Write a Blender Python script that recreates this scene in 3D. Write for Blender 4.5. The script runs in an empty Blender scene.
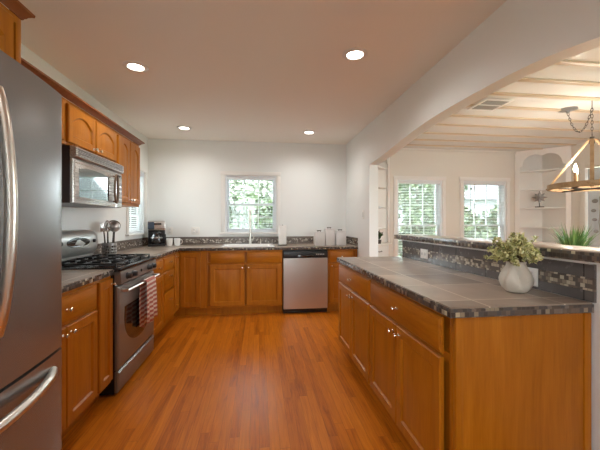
import bpy, bmesh, math, random
from mathutils import Vector, Matrix
random.seed(7)
PI = math.pi
S = bpy.context.scene
COL = S.collection

# ------------------------------------------------------------------ camera
cam_data = bpy.data.cameras.new('camera')
cam = bpy.data.objects.new('camera', cam_data); COL.objects.link(cam)
cam_data.sensor_width = 36.0
cam_data.lens = 322.0 / 600.0 * 36.0
cam_data.shift_y = -2.6 / 600.0
cam_data.clip_start = 0.02
cam.location = (0, 0, 1.248)
cam.rotation_euler = (PI / 2, 0, -0.126)
S.camera = cam

# ------------------------------------------------------------------ world and exposure
W = bpy.data.worlds.new('overcast_sky'); S.world = W
W.use_nodes = True
wn = W.node_tree.nodes; wl = W.node_tree.links
bg = wn['Background']
bg.inputs['Color'].default_value = (0.86, 0.94, 1.0, 1)
bg.inputs['Strength'].default_value = 9.5
S.view_settings.view_transform = 'Standard'
S.view_settings.look = 'None'
S.view_settings.gamma = 1.0
S.view_settings.use_curve_mapping = False
S.view_settings.exposure = 1.14
CAN_POWER = 12.0          # each recessed ceiling lamp
CAN_COLOR = (0.98, 0.96, 0.92)
S.cycles.max_bounces = 10
S.cycles.diffuse_bounces = 6
S.cycles.use_denoising = True
S.cycles.use_adaptive_sampling = False
S.cycles.sample_clamp_indirect = 4.0

# main dimensions (metres); the camera stands at x = 0, y = 0
XW, XA, TA = -1.63, 1.372, 0.115        # kitchen side wall, arched wall, its thickness
YB, YF = 5.0, -2.6                      # window wall, wall behind the camera
ZC, ZD = 2.487, 2.457                   # kitchen and dining ceilings
XD = 4.86                               # dining side wall

def portal(name, loc, rot, sx, sy):
    l = bpy.data.lights.new(name, 'AREA'); l.shape = 'RECTANGLE'; l.size = sx; l.size_y = sy
    l.cycles.is_portal = True
    o = bpy.data.objects.new(name, l); COL.objects.link(o); o.location = loc; o.rotation_euler = rot
portal('sink_window_daylight', (-0.125, YB + 0.2, 1.53), (-PI/2, 0, 0), 0.8, 0.9)
portal('dining_window_daylight', (2.615, YB + 0.2, 1.2), (-PI/2, 0, 0), 0.8, 1.52)
portal('dining_window_daylight', (3.775, YB + 0.2, 1.2), (-PI/2, 0, 0), 0.8, 1.52)
portal('side_window_daylight', (XW - 0.2, 4.555, 1.535), (0, -PI/2, 0), 0.86, 0.6)
portal('added_dining_rear_window_portal', (3.2, YF - 0.2, 1.5), (PI/2, 0, 0), 1.65, 1.25)  # portal of the added, unseen rear dining window
portal('added_rear_window_portal', (-0.65, YF - 0.2, 1.55), (PI/2, 0, 0), 1.15, 1.35)  # portal of the added, unseen kitchen window behind the camera
portal('added_side_window_portal', (XD + 0.2, 1.0, 1.2), (0, PI/2, 0), 1.7, 3.3)  # portal of the added, unseen window in the dining side wall

# ------------------------------------------------------------------ helpers
class G:
    """collects shapes into one bmesh"""
    def __init__(s): s.bm = bmesh.new(); s.M = None
    def _v(s, p):
        p = Vector(p)
        return s.bm.verts.new(s.M @ p if s.M else p)
    def face(s, vs):
        try: return s.bm.faces.new(vs)
        except ValueError: return None
    def box(s, x0, x1, y0, y1, z0, z1, bev=0, seg=2):
        x0, x1 = min(x0, x1), max(x0, x1); y0, y1 = min(y0, y1), max(y0, y1); z0, z1 = min(z0, z1), max(z0, z1)
        v = [s._v((x, y, z)) for x in (x0, x1) for y in (y0, y1) for z in (z0, z1)]
        fs = [s.face([v[i] for i in q]) for q in ((0,1,3,2),(4,6,7,5),(0,4,5,1),(2,3,7,6),(0,2,6,4),(1,5,7,3))]
        if bev:
            es = list({e for f in fs for e in f.edges})
            bmesh.ops.bevel(s.bm, geom=es, offset=bev, segments=seg, affect='EDGES', profile=0.5)
        return s
    def loft(s, loops, cap0=True, cap1=True, closed=True):
        rows = [[s._v(p) for p in L] for L in loops]
        n = len(rows[0])
        for a, b in zip(rows, rows[1:]):
            for i in range(n if closed else n - 1):
                j = (i + 1) % n
                s.face((a[i], a[j], b[j], b[i]))
        if cap0: s.face(rows[0][::-1])
        if cap1: s.face(rows[-1])
        return s
    def tube(s, pts, r, n=10, caps=True, flat=1.0):
        pts = [Vector(p) for p in pts]
        rs = r if isinstance(r, (list, tuple)) else [r] * len(pts)
        loops = []; up = None
        for i, p in enumerate(pts):
            t = (pts[min(i+1, len(pts)-1)] - pts[max(i-1, 0)]).normalized()
            if up is None:
                up = Vector((0, 0, 1)) if abs(t.z) < 0.9 else Vector((1, 0, 0))
            a = t.cross(up)
            if a.length < 1e-5: a = t.cross(Vector((0, 1, 0)))
            a.normalize(); b = a.cross(t).normalized(); up = b
            loops.append([p + a * math.cos(2*PI*k/n) * rs[i] + b * math.sin(2*PI*k/n) * rs[i] * flat for k in range(n)])
        return s.loft(loops, caps, caps)
    def cyl(s, p0, p1, r0, r1=None, n=20):
        return s.tube([p0, p1], [r0, r0 if r1 is None else r1], n)
    def lathe(s, prof, c=(0,0,0), n=28, axis='z'):
        loops = []
        for r, h in prof:
            L = []
            for k in range(n):
                a = 2*PI*k/n; u, w = r*math.cos(a), r*math.sin(a)
                if axis == 'z': L.append((c[0]+u, c[1]+w, c[2]+h))
                elif axis == 'y': L.append((c[0]+u, c[1]+h, c[2]+w))
                else: L.append((c[0]+h, c[1]+u, c[2]+w))
            loops.append(L)
        return s.loft(loops)
    def ring(s, c, rx, rz, r, n=28, m=8, plane='xz'):
        pts = []
        for k in range(n + 1):
            a = 2*PI*k/n
            if plane == 'xz': pts.append((c[0]+rx*math.cos(a), c[1], c[2]+rz*math.sin(a)))
            elif plane == 'yz': pts.append((c[0], c[1]+rx*math.cos(a), c[2]+rz*math.sin(a)))
            else: pts.append((c[0]+rx*math.cos(a), c[1]+rz*math.sin(a), c[2]))
        return s.tube(pts, r, m, caps=False)
    def prism(s, poly, axis, a0, a1):
        def P(u, w, a): return {'x': (a, u, w), 'y': (u, a, w), 'z': (u, w, a)}[axis]
        return s.loft([[P(u, w, a0) for u, w in poly], [P(u, w, a1) for u, w in poly]])
    def sphere(s, c, r, n=14, sc=(1,1,1)):
        prof = [(max(1e-4, r*math.sin(PI*i/n)), -r*math.cos(PI*i/n)) for i in range(n+1)]
        L = []
        for rr, h in prof:
            L.append([(c[0]+rr*math.cos(2*PI*k/18)*sc[0], c[1]+rr*math.sin(2*PI*k/18)*sc[1], c[2]+h*sc[2]) for k in range(18)])
        return s.loft(L)
    def quad(s, a, b, c, d):
        return s.face([s._v(p) for p in (a, b, c, d)])

def obj(name, g, m, parent=None, smooth=True, kind=None):
    me = bpy.data.meshes.new(name)
    bmesh.ops.recalc_face_normals(g.bm, faces=g.bm.faces)
    g.bm.to_mesh(me); g.bm.free()
    me.materials.append(m)
    if smooth:
        me.shade_smooth()
        me.set_sharp_from_angle(angle=math.radians(35))
    o = bpy.data.objects.new(name, me); COL.objects.link(o)
    if parent: o.parent = parent
    if kind: o['kind'] = kind
    return o
def tag(o, label, cat, group=None):
    o['label'] = label; o['category'] = cat
    if group: o['group'] = group
    return o
def thing(name, label, cat, loc=(0,0,0), rz=0, group=None):
    o = bpy.data.objects.new(name, None); COL.objects.link(o)
    o.empty_display_size = 0.05
    o.location = loc; o.rotation_euler = (0, 0, rz)
    return tag(o, label, cat, group)
def dup(o, parent=None):
    c = o.copy(); COL.objects.link(c)
    if parent: c.parent = parent
    for ch in list(o.children): dup(ch, c)
    return c
def struct(name, g, m, parent=None, smooth=True):
    return obj(name, g, m, parent, smooth, kind='structure')

# ------------------------------------------------------------------ materials
def new_mat(name, base=(0.8,0.8,0.8), rough=0.5, metal=0.0, coat=0.0, emit=None, estr=0, trans=0, spec=None):
    m = bpy.data.materials.new(name); m.use_nodes = True
    b = m.node_tree.nodes['Principled BSDF']
    b.inputs['Base Color'].default_value = (*base, 1)
    b.inputs['Roughness'].default_value = rough
    b.inputs['Metallic'].default_value = metal
    b.inputs['Coat Weight'].default_value = coat
    b.inputs['Coat Roughness'].default_value = 0.12
    if spec is not None: b.inputs['Specular IOR Level'].default_value = spec
    if trans: b.inputs['Transmission Weight'].default_value = trans
    if emit:
        b.inputs['Emission Color'].default_value = (*emit, 1); b.inputs['Emission Strength'].default_value = estr
    return m
class N:
    """tiny node-graph writer"""
    def __init__(s, m): s.t = m.node_tree; s.n = s.t.nodes; s.l = s.t.links; s.b = s.n['Principled BSDF']
    def add(s, typ, **kw):
        n = s.n.new(typ)
        for k, v in kw.items(): setattr(n, k, v)
        return n
    def put(s, sock, v):
        if hasattr(v, 'links') or isinstance(v, bpy.types.NodeSocket): s.l.new(v, sock)
        elif v is not None: sock.default_value = v
    def math(s, op, a, b=None, c=None):
        n = s.add('ShaderNodeMath', operation=op)
        s.put(n.inputs[0], a); s.put(n.inputs[1], b)
        if c is not None: s.put(n.inputs[2], c)
        return n.outputs[0]
    def coord(s, which='Object'): return s.add('ShaderNodeTexCoord').outputs[which]
    def sep(s, v):
        n = s.add('ShaderNodeSeparateXYZ'); s.l.new(v, n.inputs[0]); return n.outputs
    def comb(s, x=0.0, y=0.0, z=0.0):
        n = s.add('ShaderNodeCombineXYZ')
        for i, q in enumerate((x, y, z)): s.put(n.inputs[i], q)
        return n.outputs[0]
    def mapping(s, v, scale=(1,1,1), loc=(0,0,0), rot=(0,0,0)):
        n = s.add('ShaderNodeMapping'); s.l.new(v, n.inputs[0])
        n.inputs['Scale'].default_value = scale; n.inputs['Location'].default_value = loc; n.inputs['Rotation'].default_value = rot
        return n.outputs[0]
    def noise(s, v, scale=5, detail=3, rough=0.55, dist=0):
        n = s.add('ShaderNodeTexNoise'); s.l.new(v, n.inputs['Vector'])
        n.inputs['Scale'].default_value = scale; n.inputs['Detail'].default_value = detail
        n.inputs['Roughness'].default_value = rough; n.inputs['Distortion'].default_value = dist
        return n.outputs['Fac']
    def white(s, v):
        n = s.add('ShaderNodeTexWhiteNoise', noise_dimensions='3D'); s.l.new(v, n.inputs['Vector'])
        return n.outputs['Value']
    def ramp(s, f, stops, interp='LINEAR'):
        n = s.add('ShaderNodeValToRGB'); s.l.new(f, n.inputs[0]); r = n.color_ramp; r.interpolation = interp
        while len(r.elements) < len(stops): r.elements.new(0.5)
        for e, (p, c) in zip(r.elements, stops): e.position = p; e.color = (*c, 1)
        return n.outputs[0]
    def mix(s, f, a, b, blend='MIX'):
        n = s.add('ShaderNodeMix', data_type='RGBA', blend_type=blend)
        s.put(n.inputs[0], f)
        for i, q in ((6, a), (7, b)):
            if isinstance(q, tuple): n.inputs[i].default_value = (*q, 1)
            else: s.l.new(q, n.inputs[i])
        return n.outputs[2]
    def bump(s, h, strength=0.2, dist=0.002):
        n = s.add('ShaderNodeBump'); n.inputs['Strength'].default_value = strength; n.inputs['Distance'].default_value = dist
        s.l.new(h, n.inputs['Height']); s.l.new(n.outputs[0], s.b.inputs['Normal'])
    def base(s, c): s.l.new(c, s.b.inputs['Base Color'])
    def rough(s, c): s.l.new(c, s.b.inputs['Roughness'])

def wood_mat(name, c0, c1, c2, grain=(14, 14, 1.1), rough=0.36, coat=0.0):
    m = new_mat(name, c1, rough, coat=coat, spec=0.22); g = N(m)
    info = g.add('ShaderNodeObjectInfo')
    off = g.math('MULTIPLY', info.outputs['Random'], 7.0)
    co = g.add('ShaderNodeVectorMath', operation='ADD'); g.l.new(g.coord(), co.inputs[0]); g.l.new(g.comb(off, off, off), co.inputs[1])
    v = g.mapping(co.outputs[0], grain)
    f = g.noise(v, 1.6, 5, 0.6, 0.5)
    fine = g.noise(g.mapping(co.outputs[0], (grain[0]*9, grain[1]*9, grain[2]*4)), 2.0, 2)
    mixf = g.math('MULTIPLY_ADD', fine, 0.3, g.math('MULTIPLY', f, 0.75))
    tone = g.math('MULTIPLY_ADD', info.outputs['Random'], 0.10, -0.05)
    g.base(g.ramp(g.math('ADD', mixf, tone), [(0.30, c0), (0.5, c1), (0.75, c2)]))
    g.bump(fine, 0.05, 0.001)
    return m
WOOD = wood_mat('honey_maple', (0.29, 0.086, 0.003), (0.38, 0.122, 0.005), (0.47, 0.162, 0.010))
WOODX = wood_mat('honey_maple_crosswise', (0.29, 0.086, 0.003), (0.38, 0.122, 0.005), (0.47, 0.162, 0.010), grain=(1.1, 14, 14))
WOODTRIM = wood_mat('dark_maple_trim', (0.17, 0.048, 0.014), (0.23, 0.07, 0.02), (0.28, 0.09, 0.026))
OAKRING = wood_mat('weathered_oak', (0.22, 0.13, 0.07), (0.34, 0.22, 0.12), (0.46, 0.31, 0.19), grain=(9, 9, 9), rough=0.65, coat=0)

def floor_mat():
    m = new_mat('oak_strip_floor', rough=0.30, coat=0.0, spec=0.16); g = N(m)
    x, y, z = g.sep(g.coord())
    row = g.math('FLOOR', g.math('DIVIDE', x, 0.0572))
    r1 = g.white(g.comb(row, 3.0, 0.0))
    yy = g.math('ADD', y, g.math('MULTIPLY', r1, 9.0))
    brd = g.math('FLOOR', g.math('DIVIDE', yy, 0.95))
    rb = g.white(g.comb(row, brd, 1.0))
    v = g.comb(g.math('ADD', g.math('MULTIPLY', x, 24.0), g.math('MULTIPLY', rb, 40.0)), g.math('MULTIPLY', y, 1.6), g.math('MULTIPLY', rb, 20.0))
    grain = g.noise(v, 1.7, 6, 0.62, 1.2)
    f = g.math('MULTIPLY_ADD', rb, 0.24, g.math('MULTIPLY_ADD', grain, 0.75, 0.0))
    col = g.ramp(f, [(0.25, (0.24, 0.056, 0.003)), (0.42, (0.44, 0.118, 0.006)), (0.60, (0.55, 0.162, 0.010)), (0.82, (0.65, 0.215, 0.018))])
    fx = g.math('FRACT', g.math('DIVIDE', x, 0.0572)); fy = g.math('FRACT', g.math('DIVIDE', yy, 0.95))
    gap = g.math('MAXIMUM', g.math('LESS_THAN', fx, 0.028), g.math('LESS_THAN', fy, 0.0022))
    g.base(g.mix(g.math('MULTIPLY', gap, 0.6), col, (0.10, 0.028, 0.006)))
    g.rough(g.math('MULTIPLY_ADD', grain, 0.16, 0.27))
    g.bump(g.math('MULTIPLY_ADD', gap, -1.0, g.math('MULTIPLY', grain, 0.35)), 0.12, 0.002)
    return m
FLOOR = floor_mat()

def paint(name, c, rough=0.6, bump=0.03):
    m = new_mat(name, c, rough); g = N(m)
    n = g.noise(g.coord(), 60, 3)
    g.base(g.mix(g.math('MULTIPLY', n, 0.05), c, tuple(q*0.9 for q in c)))
    if bump: g.bump(n, bump, 0.002)
    return m
WALL = paint('warm_white_wall_paint', (0.81, 0.82, 0.805))
CEIL = paint('kitchen_ceiling_paint', (0.88, 0.835, 0.765))
DWALL = paint('dining_wall_paint', (0.72, 0.685, 0.62))
DCEIL = paint('dining_ceiling_planks', (0.84, 0.82, 0.78), 0.13, 0)
BATTEN = paint('warm_light_batten_tint', (0.60, 0.48, 0.34), 0.35, 0.01)  # tan of the warm light is put into the batten colour
TRIM = paint('white_trim_paint', (0.80, 0.78, 0.75), 0.4, 0.01)
HUTCH = paint('white_hutch_paint', (0.80, 0.77, 0.73), 0.4, 0.01)
BLUE = paint('daylight_tinted_white_door', (0.60, 0.66, 0.71), 0.5, 0.01)  # cool daylight on a white door, put into its colour

def slate_mat(name, tile, ox=0.0, oy=0.0, axes='xy', gcol=(0.16, 0.13, 0.105), c=((0.19,0.14,0.105),(0.38,0.296,0.235),(0.60,0.485,0.395)), rough=0.24, gw=0.012):
    m = new_mat(name, rough=rough, coat=0.15); g = N(m)
    x, y, z = g.sep(g.coord())
    if axes == 'xy': u, w = x, y
    else: u, w = g.math('ADD', x, y), z
    tx = g.math('DIVIDE', g.math('ADD', u, ox), tile); ty = g.math('DIVIDE', g.math('ADD', w, oy), tile)
    rid = g.white(g.comb(g.math('FLOOR', tx), g.math('FLOOR', ty), 5.0))
    n = g.noise(g.coord(), 4.0, 4, 0.5, 0.4); n2 = g.noise(g.coord(), 26.0, 4)
    f = g.math('ADD', g.math('MULTIPLY', n, 0.45), g.math('MULTIPLY_ADD', rid, 0.22, g.math('MULTIPLY_ADD', n2, 0.08, 0.10)))
    col = g.ramp(f, [(0.32, c[0]), (0.52, c[1]), (0.75, c[2])])
    fx, fy = g.math('FRACT', tx), g.math('FRACT', ty)
    gr = g.math('LESS_THAN', fx, gw)
    if axes == 'xy': gr = g.math('MAXIMUM', gr, g.math('LESS_THAN', fy, gw))
    g.base(g.mix(gr, col, gcol))
    g.rough(g.math('MULTIPLY_ADD', n2, 0.12, rough - 0.04))
    g.bump(g.math('MULTIPLY_ADD', gr, -1.2, g.math('MULTIPLY', n2, 0.25)), 0.06, 0.001)
    return m
SLATE = slate_mat('slate_counter_tile', 0.335, 0.10, 0.06, gcol=(0.72, 0.63, 0.52), rough=0.32, gw=0.018)
SLATEV = slate_mat('dark_slate_splash_tile', 0.30, 0.12, 0, axes='v', gcol=(0.035, 0.03, 0.03), gw=0.02, c=((0.085,0.076,0.074),(0.125,0.113,0.11),(0.17,0.155,0.15)))
SLATEW = slate_mat('brown_slate_splash_tile', 0.30, 0.12, 0, axes='v', gcol=(0.32, 0.28, 0.24), c=((0.12,0.095,0.08),(0.17,0.14,0.12),(0.23,0.19,0.16)))

def mosaic_mat(name, size, stops, diag=False, ratio=1.0, gcol=(0.11, 0.09, 0.075)):
    m = new_mat(name, rough=0.22); g = N(m)
    x, y, z = g.sep(g.coord())
    u = g.math('ADD', x, y)
    if diag:
        a = g.math('ADD', u, z); b = g.math('SUBTRACT', u, z)
    else:
        b = z; row = g.math('FLOOR', g.math('DIVIDE', z, size))
        a = g.math('ADD', u, g.math('MULTIPLY', g.math('MODULO', row, 2.0), size*ratio*0.5))
    ta, tb = g.math('DIVIDE', a, size*ratio), g.math('DIVIDE', b, size)
    r = g.white(g.comb(g.math('FLOOR', ta), g.math('FLOOR', tb), 2.0))
    col = g.ramp(r, stops, 'CONSTANT')
    gr = g.math('MAXIMUM', g.math('LESS_THAN', g.math('FRACT', ta), 0.09/ratio), g.math('LESS_THAN', g.math('FRACT', tb), 0.09))
    g.base(g.mix(gr, col, gcol))
    g.rough(g.math('MULTIPLY_ADD', r, 0.2, 0.12))
    g.bump(g.math('SUBTRACT', 1.0, gr), 0.3, 0.001)
    return m
MOSAIC = mosaic_mat('small_mosaic_edge_tile', 0.0195, [(0, (0.06,0.047,0.04)), (0.28, (0.105,0.08,0.063)), (0.5, (0.08,0.07,0.067)), (0.70, (0.15,0.115,0.088)), (0.87, (0.26,0.21,0.14)), (0.94, (0.46,0.40,0.27))])
MOSAICB = mosaic_mat('mosaic_band_tile', 0.0183, [(0, (0.10,0.082,0.07)), (0.3, (0.17,0.135,0.11)), (0.5, (0.12,0.10,0.09)), (0.60, (0.27,0.22,0.17)), (0.72, (0.36,0.30,0.225)), (0.84, (0.46,0.40,0.30))], ratio=1.15)
MOSAICD = mosaic_mat('diamond_mosaic_tile', 0.030, [(0, (0.10,0.08,0.07)), (0.28, (0.19,0.155,0.13)), (0.5, (0.13,0.11,0.10)), (0.66, (0.30,0.26,0.22)), (0.82, (0.50,0.46,0.40))], diag=True, gcol=(0.22,0.18,0.15))

def steel_mat(name, c=(0.60,0.58,0.56), rough=0.27, axis='z'):
    m = new_mat(name, c, rough, metal=1.0); g = N(m)
    sc = {'z': (160, 160, 1.5), 'x': (1.5, 160, 160), 'y': (160, 1.5, 160)}[axis]
    n = g.noise(g.mapping(g.coord(), sc), 1.0, 3)
    g.rough(g.math('MULTIPLY_ADD', n, 0.03, rough))
    return m
STEEL = steel_mat('brushed_stainless', (0.60,0.58,0.56), 0.27)
STEEL.node_tree.nodes['Principled BSDF'].inputs['Metallic'].default_value = 0.82
STEELH = steel_mat('brushed_stainless_level', (0.62,0.60,0.58), 0.26, 'x')
FRIDGE = steel_mat('fridge_stainless', (0.29,0.29,0.295), 0.25)
STEELR = steel_mat('brushed_range_steel', (0.29,0.275,0.26), 0.34, 'y')
STEELR.node_tree.nodes['Principled BSDF'].inputs['Metallic'].default_value = 0.72
FRIDGE.node_tree.nodes['Principled BSDF'].inputs['Metallic'].default_value = 0.78
CHROME = new_mat('polished_nickel', (0.78,0.75,0.70), 0.14, 1.0)
NICKEL = new_mat('satin_nickel', (0.70,0.66,0.60), 0.28, 1.0)
DARKMETAL = new_mat('aged_dark_metal', (0.10,0.085,0.075), 0.45, 0.9)
GREYMETAL = new_mat('weathered_zinc', (0.34,0.33,0.32), 0.45, 0.8)
BLACK = new_mat('black_enamel', (0.012,0.012,0.013), 0.22)
BLACKP = new_mat('black_plastic', (0.018,0.018,0.02), 0.38)
IRON = new_mat('cast_iron', (0.02,0.02,0.021), 0.5)
DGLASS = new_mat('dark_appliance_glass', (0.012,0.012,0.013), 0.04, spec=0.9)
MIRROR = new_mat('mirrored_microwave_glass', (0.30,0.33,0.32), 0.05, 1.0)
OVENGLASS = new_mat('smoked_oven_glass', (0.03,0.022,0.018), 0.07, spec=0.8)
WHITEC = new_mat('white_glazed_ceramic', (0.78,0.77,0.75), 0.2, coat=0.3)
CANIS = paint('white_canister_glaze', (0.72,0.70,0.68), 0.3, 0.0)
PLATE = new_mat('white_plastic_plate', (0.78,0.76,0.72), 0.35)
SLOT = new_mat('dark_slot', (0.05,0.05,0.05), 0.5)
PAPER = paint('white_paper', (0.86,0.84,0.81), 0.85, 0.1)
BLINDM = new_mat('white_blind_slat', (0.84,0.86,0.88), 0.45)
_g = N(BLINDM); _tl = _g.add('ShaderNodeBsdfTranslucent'); _tl.inputs[0].default_value = (0.80,0.84,0.88,1)
_mx = _g.add('ShaderNodeMixShader'); _mx.inputs[0].default_value = 0.12
_g.l.new(_g.b.outputs[0], _mx.inputs[1]); _g.l.new(_tl.outputs[0], _mx.inputs[2]); _g.l.new(_mx.outputs[0], _g.n['Material Output'].inputs[0])
VINYL = new_mat('white_window_vinyl', (0.80,0.82,0.84), 0.4)
LAMPGLOW = new_mat('lit_lamp_lens', (1,1,1), 0.3, emit=(1.0,0.93,0.82), estr=9.0)
BULB = new_mat('lit_candle_bulb', (1,0.9,0.7), 0.3, emit=(1.0,0.80,0.50), estr=14.0)
CERAMIC = paint('ivory_pottery', (0.66,0.60,0.52), 0.38, 0.05)
TANMETAL = new_mat('bronze_bow_handle', (0.20,0.14,0.10), 0.35, 0.8)

def pane_mat():
    m = bpy.data.materials.new('clear_window_glass'); m.use_nodes = True
    t = m.node_tree; t.nodes.clear()
    out = t.nodes.new('ShaderNodeOutputMaterial'); mx = t.nodes.new('ShaderNodeMixShader')
    tr = t.nodes.new('ShaderNodeBsdfTransparent'); gl = t.nodes.new('ShaderNodeBsdfGlossy')
    tr.inputs[0].default_value = (0.95, 0.97, 0.96, 1); gl.inputs['Roughness'].default_value = 0.02
    fr = t.nodes.new('ShaderNodeFresnel'); fr.inputs[0].default_value = 1.45
    t.links.new(fr.outputs[0], mx.inputs[0]); t.links.new(tr.outputs[0], mx.inputs[1]); t.links.new(gl.outputs[0], mx.inputs[2])
    t.links.new(mx.outputs[0], out.inputs[0])
    return m
PANE = pane_mat()

def leaf_mat(name, c0, c1, c2, rough=0.5):
    m = new_mat(name, c1, rough); g = N(m)
    n = g.noise(g.coord(), 37.0, 2)
    geo = g.add('ShaderNodeNewGeometry')
    f = g.math('MULTIPLY_ADD', geo.outputs['Random Per Island'], 0.7, g.math('MULTIPLY', n, 0.3))
    g.base(g.ramp(f, [(0.15, c0), (0.5, c1), (0.85, c2)]))
    return m
LEAFBOX = leaf_mat('yellow_green_highlight_leaves', (0.16,0.18,0.05), (0.58,0.56,0.22), (0.90,0.86,0.55))  # yellow-green leaves; the brightest tones paint in their highlights
LEAFGRASS = leaf_mat('grass_blades', (0.035,0.10,0.02), (0.10,0.24,0.05), (0.25,0.42,0.14))
LEAFOUT = leaf_mat('garden_leaves', (0.018,0.038,0.008), (0.038,0.070,0.016), (0.068,0.105,0.032))
LEAFDARK = leaf_mat('dark_houseplant_leaves', (0.01,0.03,0.008), (0.02,0.06,0.015), (0.04,0.10,0.02))
STEM = new_mat('brown_stem', (0.12,0.085,0.04), 0.7)
BARK = new_mat('tree_bark', (0.16,0.12,0.09), 0.9)
LAWN = leaf_mat('lawn_green', (0.05,0.09,0.025), (0.07,0.12,0.035), (0.10,0.15,0.05))

def towel_mat():
    m = new_mat('red_striped_cotton', rough=0.9); g = N(m)
    x, y, z = g.sep(g.coord())
    f = g.math('FRACT', g.math('MULTIPLY', z, 26.0))
    s1 = g.math('GREATER_THAN', f, 0.46)
    g.base(g.mix(s1, (0.74, 0.64, 0.57), (0.46, 0.16, 0.13)))
    return m
TOWEL = towel_mat()

# ------------------------------------------------------------------ setting
g = G(); g.box(XW-0.15, XD+0.15, YF-0.1, YB+0.15, -0.1, 0.0); struct('floor', g, FLOOR, smooth=False)
g = G(); g.box(XW-0.15, XA+TA, YF-0.1, YB+0.15, ZC, ZC+0.1); struct('ceiling', g, CEIL, smooth=False)
g = G(); g.box(XA+TA, XD+0.15, YF-0.1, YB+0.15, ZD, ZD+0.13); struct('ceiling_dining', g, DCEIL, smooth=False)

def wall_holes(name, axis, p0, p1, a0, a1, z0, z1, holes, m):
    """a wall slab between p0 and p1 across its normal axis, a0..a1 along it, with rectangular openings"""
    g = G()
    def bx(u0, u1, w0, w1):
        if u1 - u0 < 1e-4 or w1 - w0 < 1e-4: return
        if axis == 'y': g.box(u0, u1, p0, p1, w0, w1)
        else: g.box(p0, p1, u0, u1, w0, w1)
    u = a0
    for (h0, h1, k0, k1) in sorted(holes):
        bx(u, h0, z0, z1); bx(h0, h1, z0, k0); bx(h0, h1, k1, z1); u = h1
    bx(u, a1, z0, z1)
    return struct(name, g, m, smooth=False)
SINKWIN = (-0.515, 0.265, 1.095, 1.965)
SIDEWIN = (4.27, 4.84, 1.105, 1.955)
DWIN = [(2.224, 3.006, 0.46, 1.945), (3.381, 4.17, 0.46, 1.945)]
wall_holes('wall_back', 'y', YB, YB+0.15, XW-0.15, XA+TA*0.5, 0, ZC, [SINKWIN], WALL)
wall_holes('wall_left', 'x', XW-0.15, XW, YF, YB, 0, ZC, [SIDEWIN], WALL)
wall_holes('wall_front', 'y', YF-0.1, YF, XW-0.15, XD+0.15, 0, ZC, [(-1.2, -0.1, 0.9, 2.2), (2.4, 4.0, 0.9, 2.1)], WALL)
wall_holes('wall_dining_back', 'y', YB, YB+0.15, XA+TA*0.5, XD+0.15, 0, ZC, DWIN, DWALL)
wall_holes('wall_dining_right', 'x', XD, XD+0.15, YF, YB, 0, ZD, [(-0.6, 2.6, 0.35, 2.05), (3.42, 4.25, 0.0, 2.06)], DWALL)

# arched wall
ARCH = [(1.0,1.97),(1.075,1.987),(1.15,2.003),(1.225,2.018),(1.3,2.031),(1.4,2.046),(1.5,2.056),(1.62,2.065),(1.75,2.072),(1.92,2.079),(2.1,2.083),(2.28,2.085),(2.45,2.083),(2.62,2.076),(2.8,2.064),(3.0,2.046),(3.2,2.026),(3.4,2.008),(3.6,1.992),(3.75,1.982),(3.9,1.973)]
g = G()
g.box(XA, XA+TA, 3.9, YB, 0, ZC); g.box(XA, XA+TA, YF, 1.0, 0, ZC)
low0 = [(XA, y, z) for y, z in ARCH]; low1 = [(XA+TA, y, z) for y, z in ARCH]
top0 = [(XA, y, ZC) for y, z in ARCH]; top1 = [(XA+TA, y, ZC) for y, z in ARCH]
g.loft([top0, low0, low1, top1], False, False, closed=False)
struct('wall_right', g, WALL)
g = G(); g.box(XA+0.012, XA+TA, 1.0, 2.965, 0, 1.085); struct('wall_half', g, WALL, smooth=False)

# baseboards
g = G(); g.box(XA-0.012, XA, 3.9, 4.38, 0, 0.1, 0.003); struct('baseboard_right', g, TRIM)
g = G(); g.box(XA+TA+0.001, XD-0.001, YB-0.014, YB-0.001, 0, 0.12, 0.004); struct('baseboard_dining', g, TRIM)
# cove trim at the dining ceiling
g = G(); g.box(XA+TA+0.001, XD-0.001, YB-0.03, YB-0.001, ZD-0.035, ZD-0.001, 0.006); struct('trim_1', g, DWALL)

# battens over the dining ceiling
batten0 = None
BAT = [0.55, 0.87, 1.19, 1.51, 1.83, 2.15, 2.45, 2.75, 3.07, 3.38, 3.71, 4.08, 4.42, 4.74]
for i, y in enumerate(BAT):
    g = G(); g.box(XA+TA+0.002, XD-0.002, y-0.026, y+0.026, ZD-0.016, ZD-0.001, 0.003)
    struct('trim_%d' % (i+2), g, BATTEN)

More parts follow.
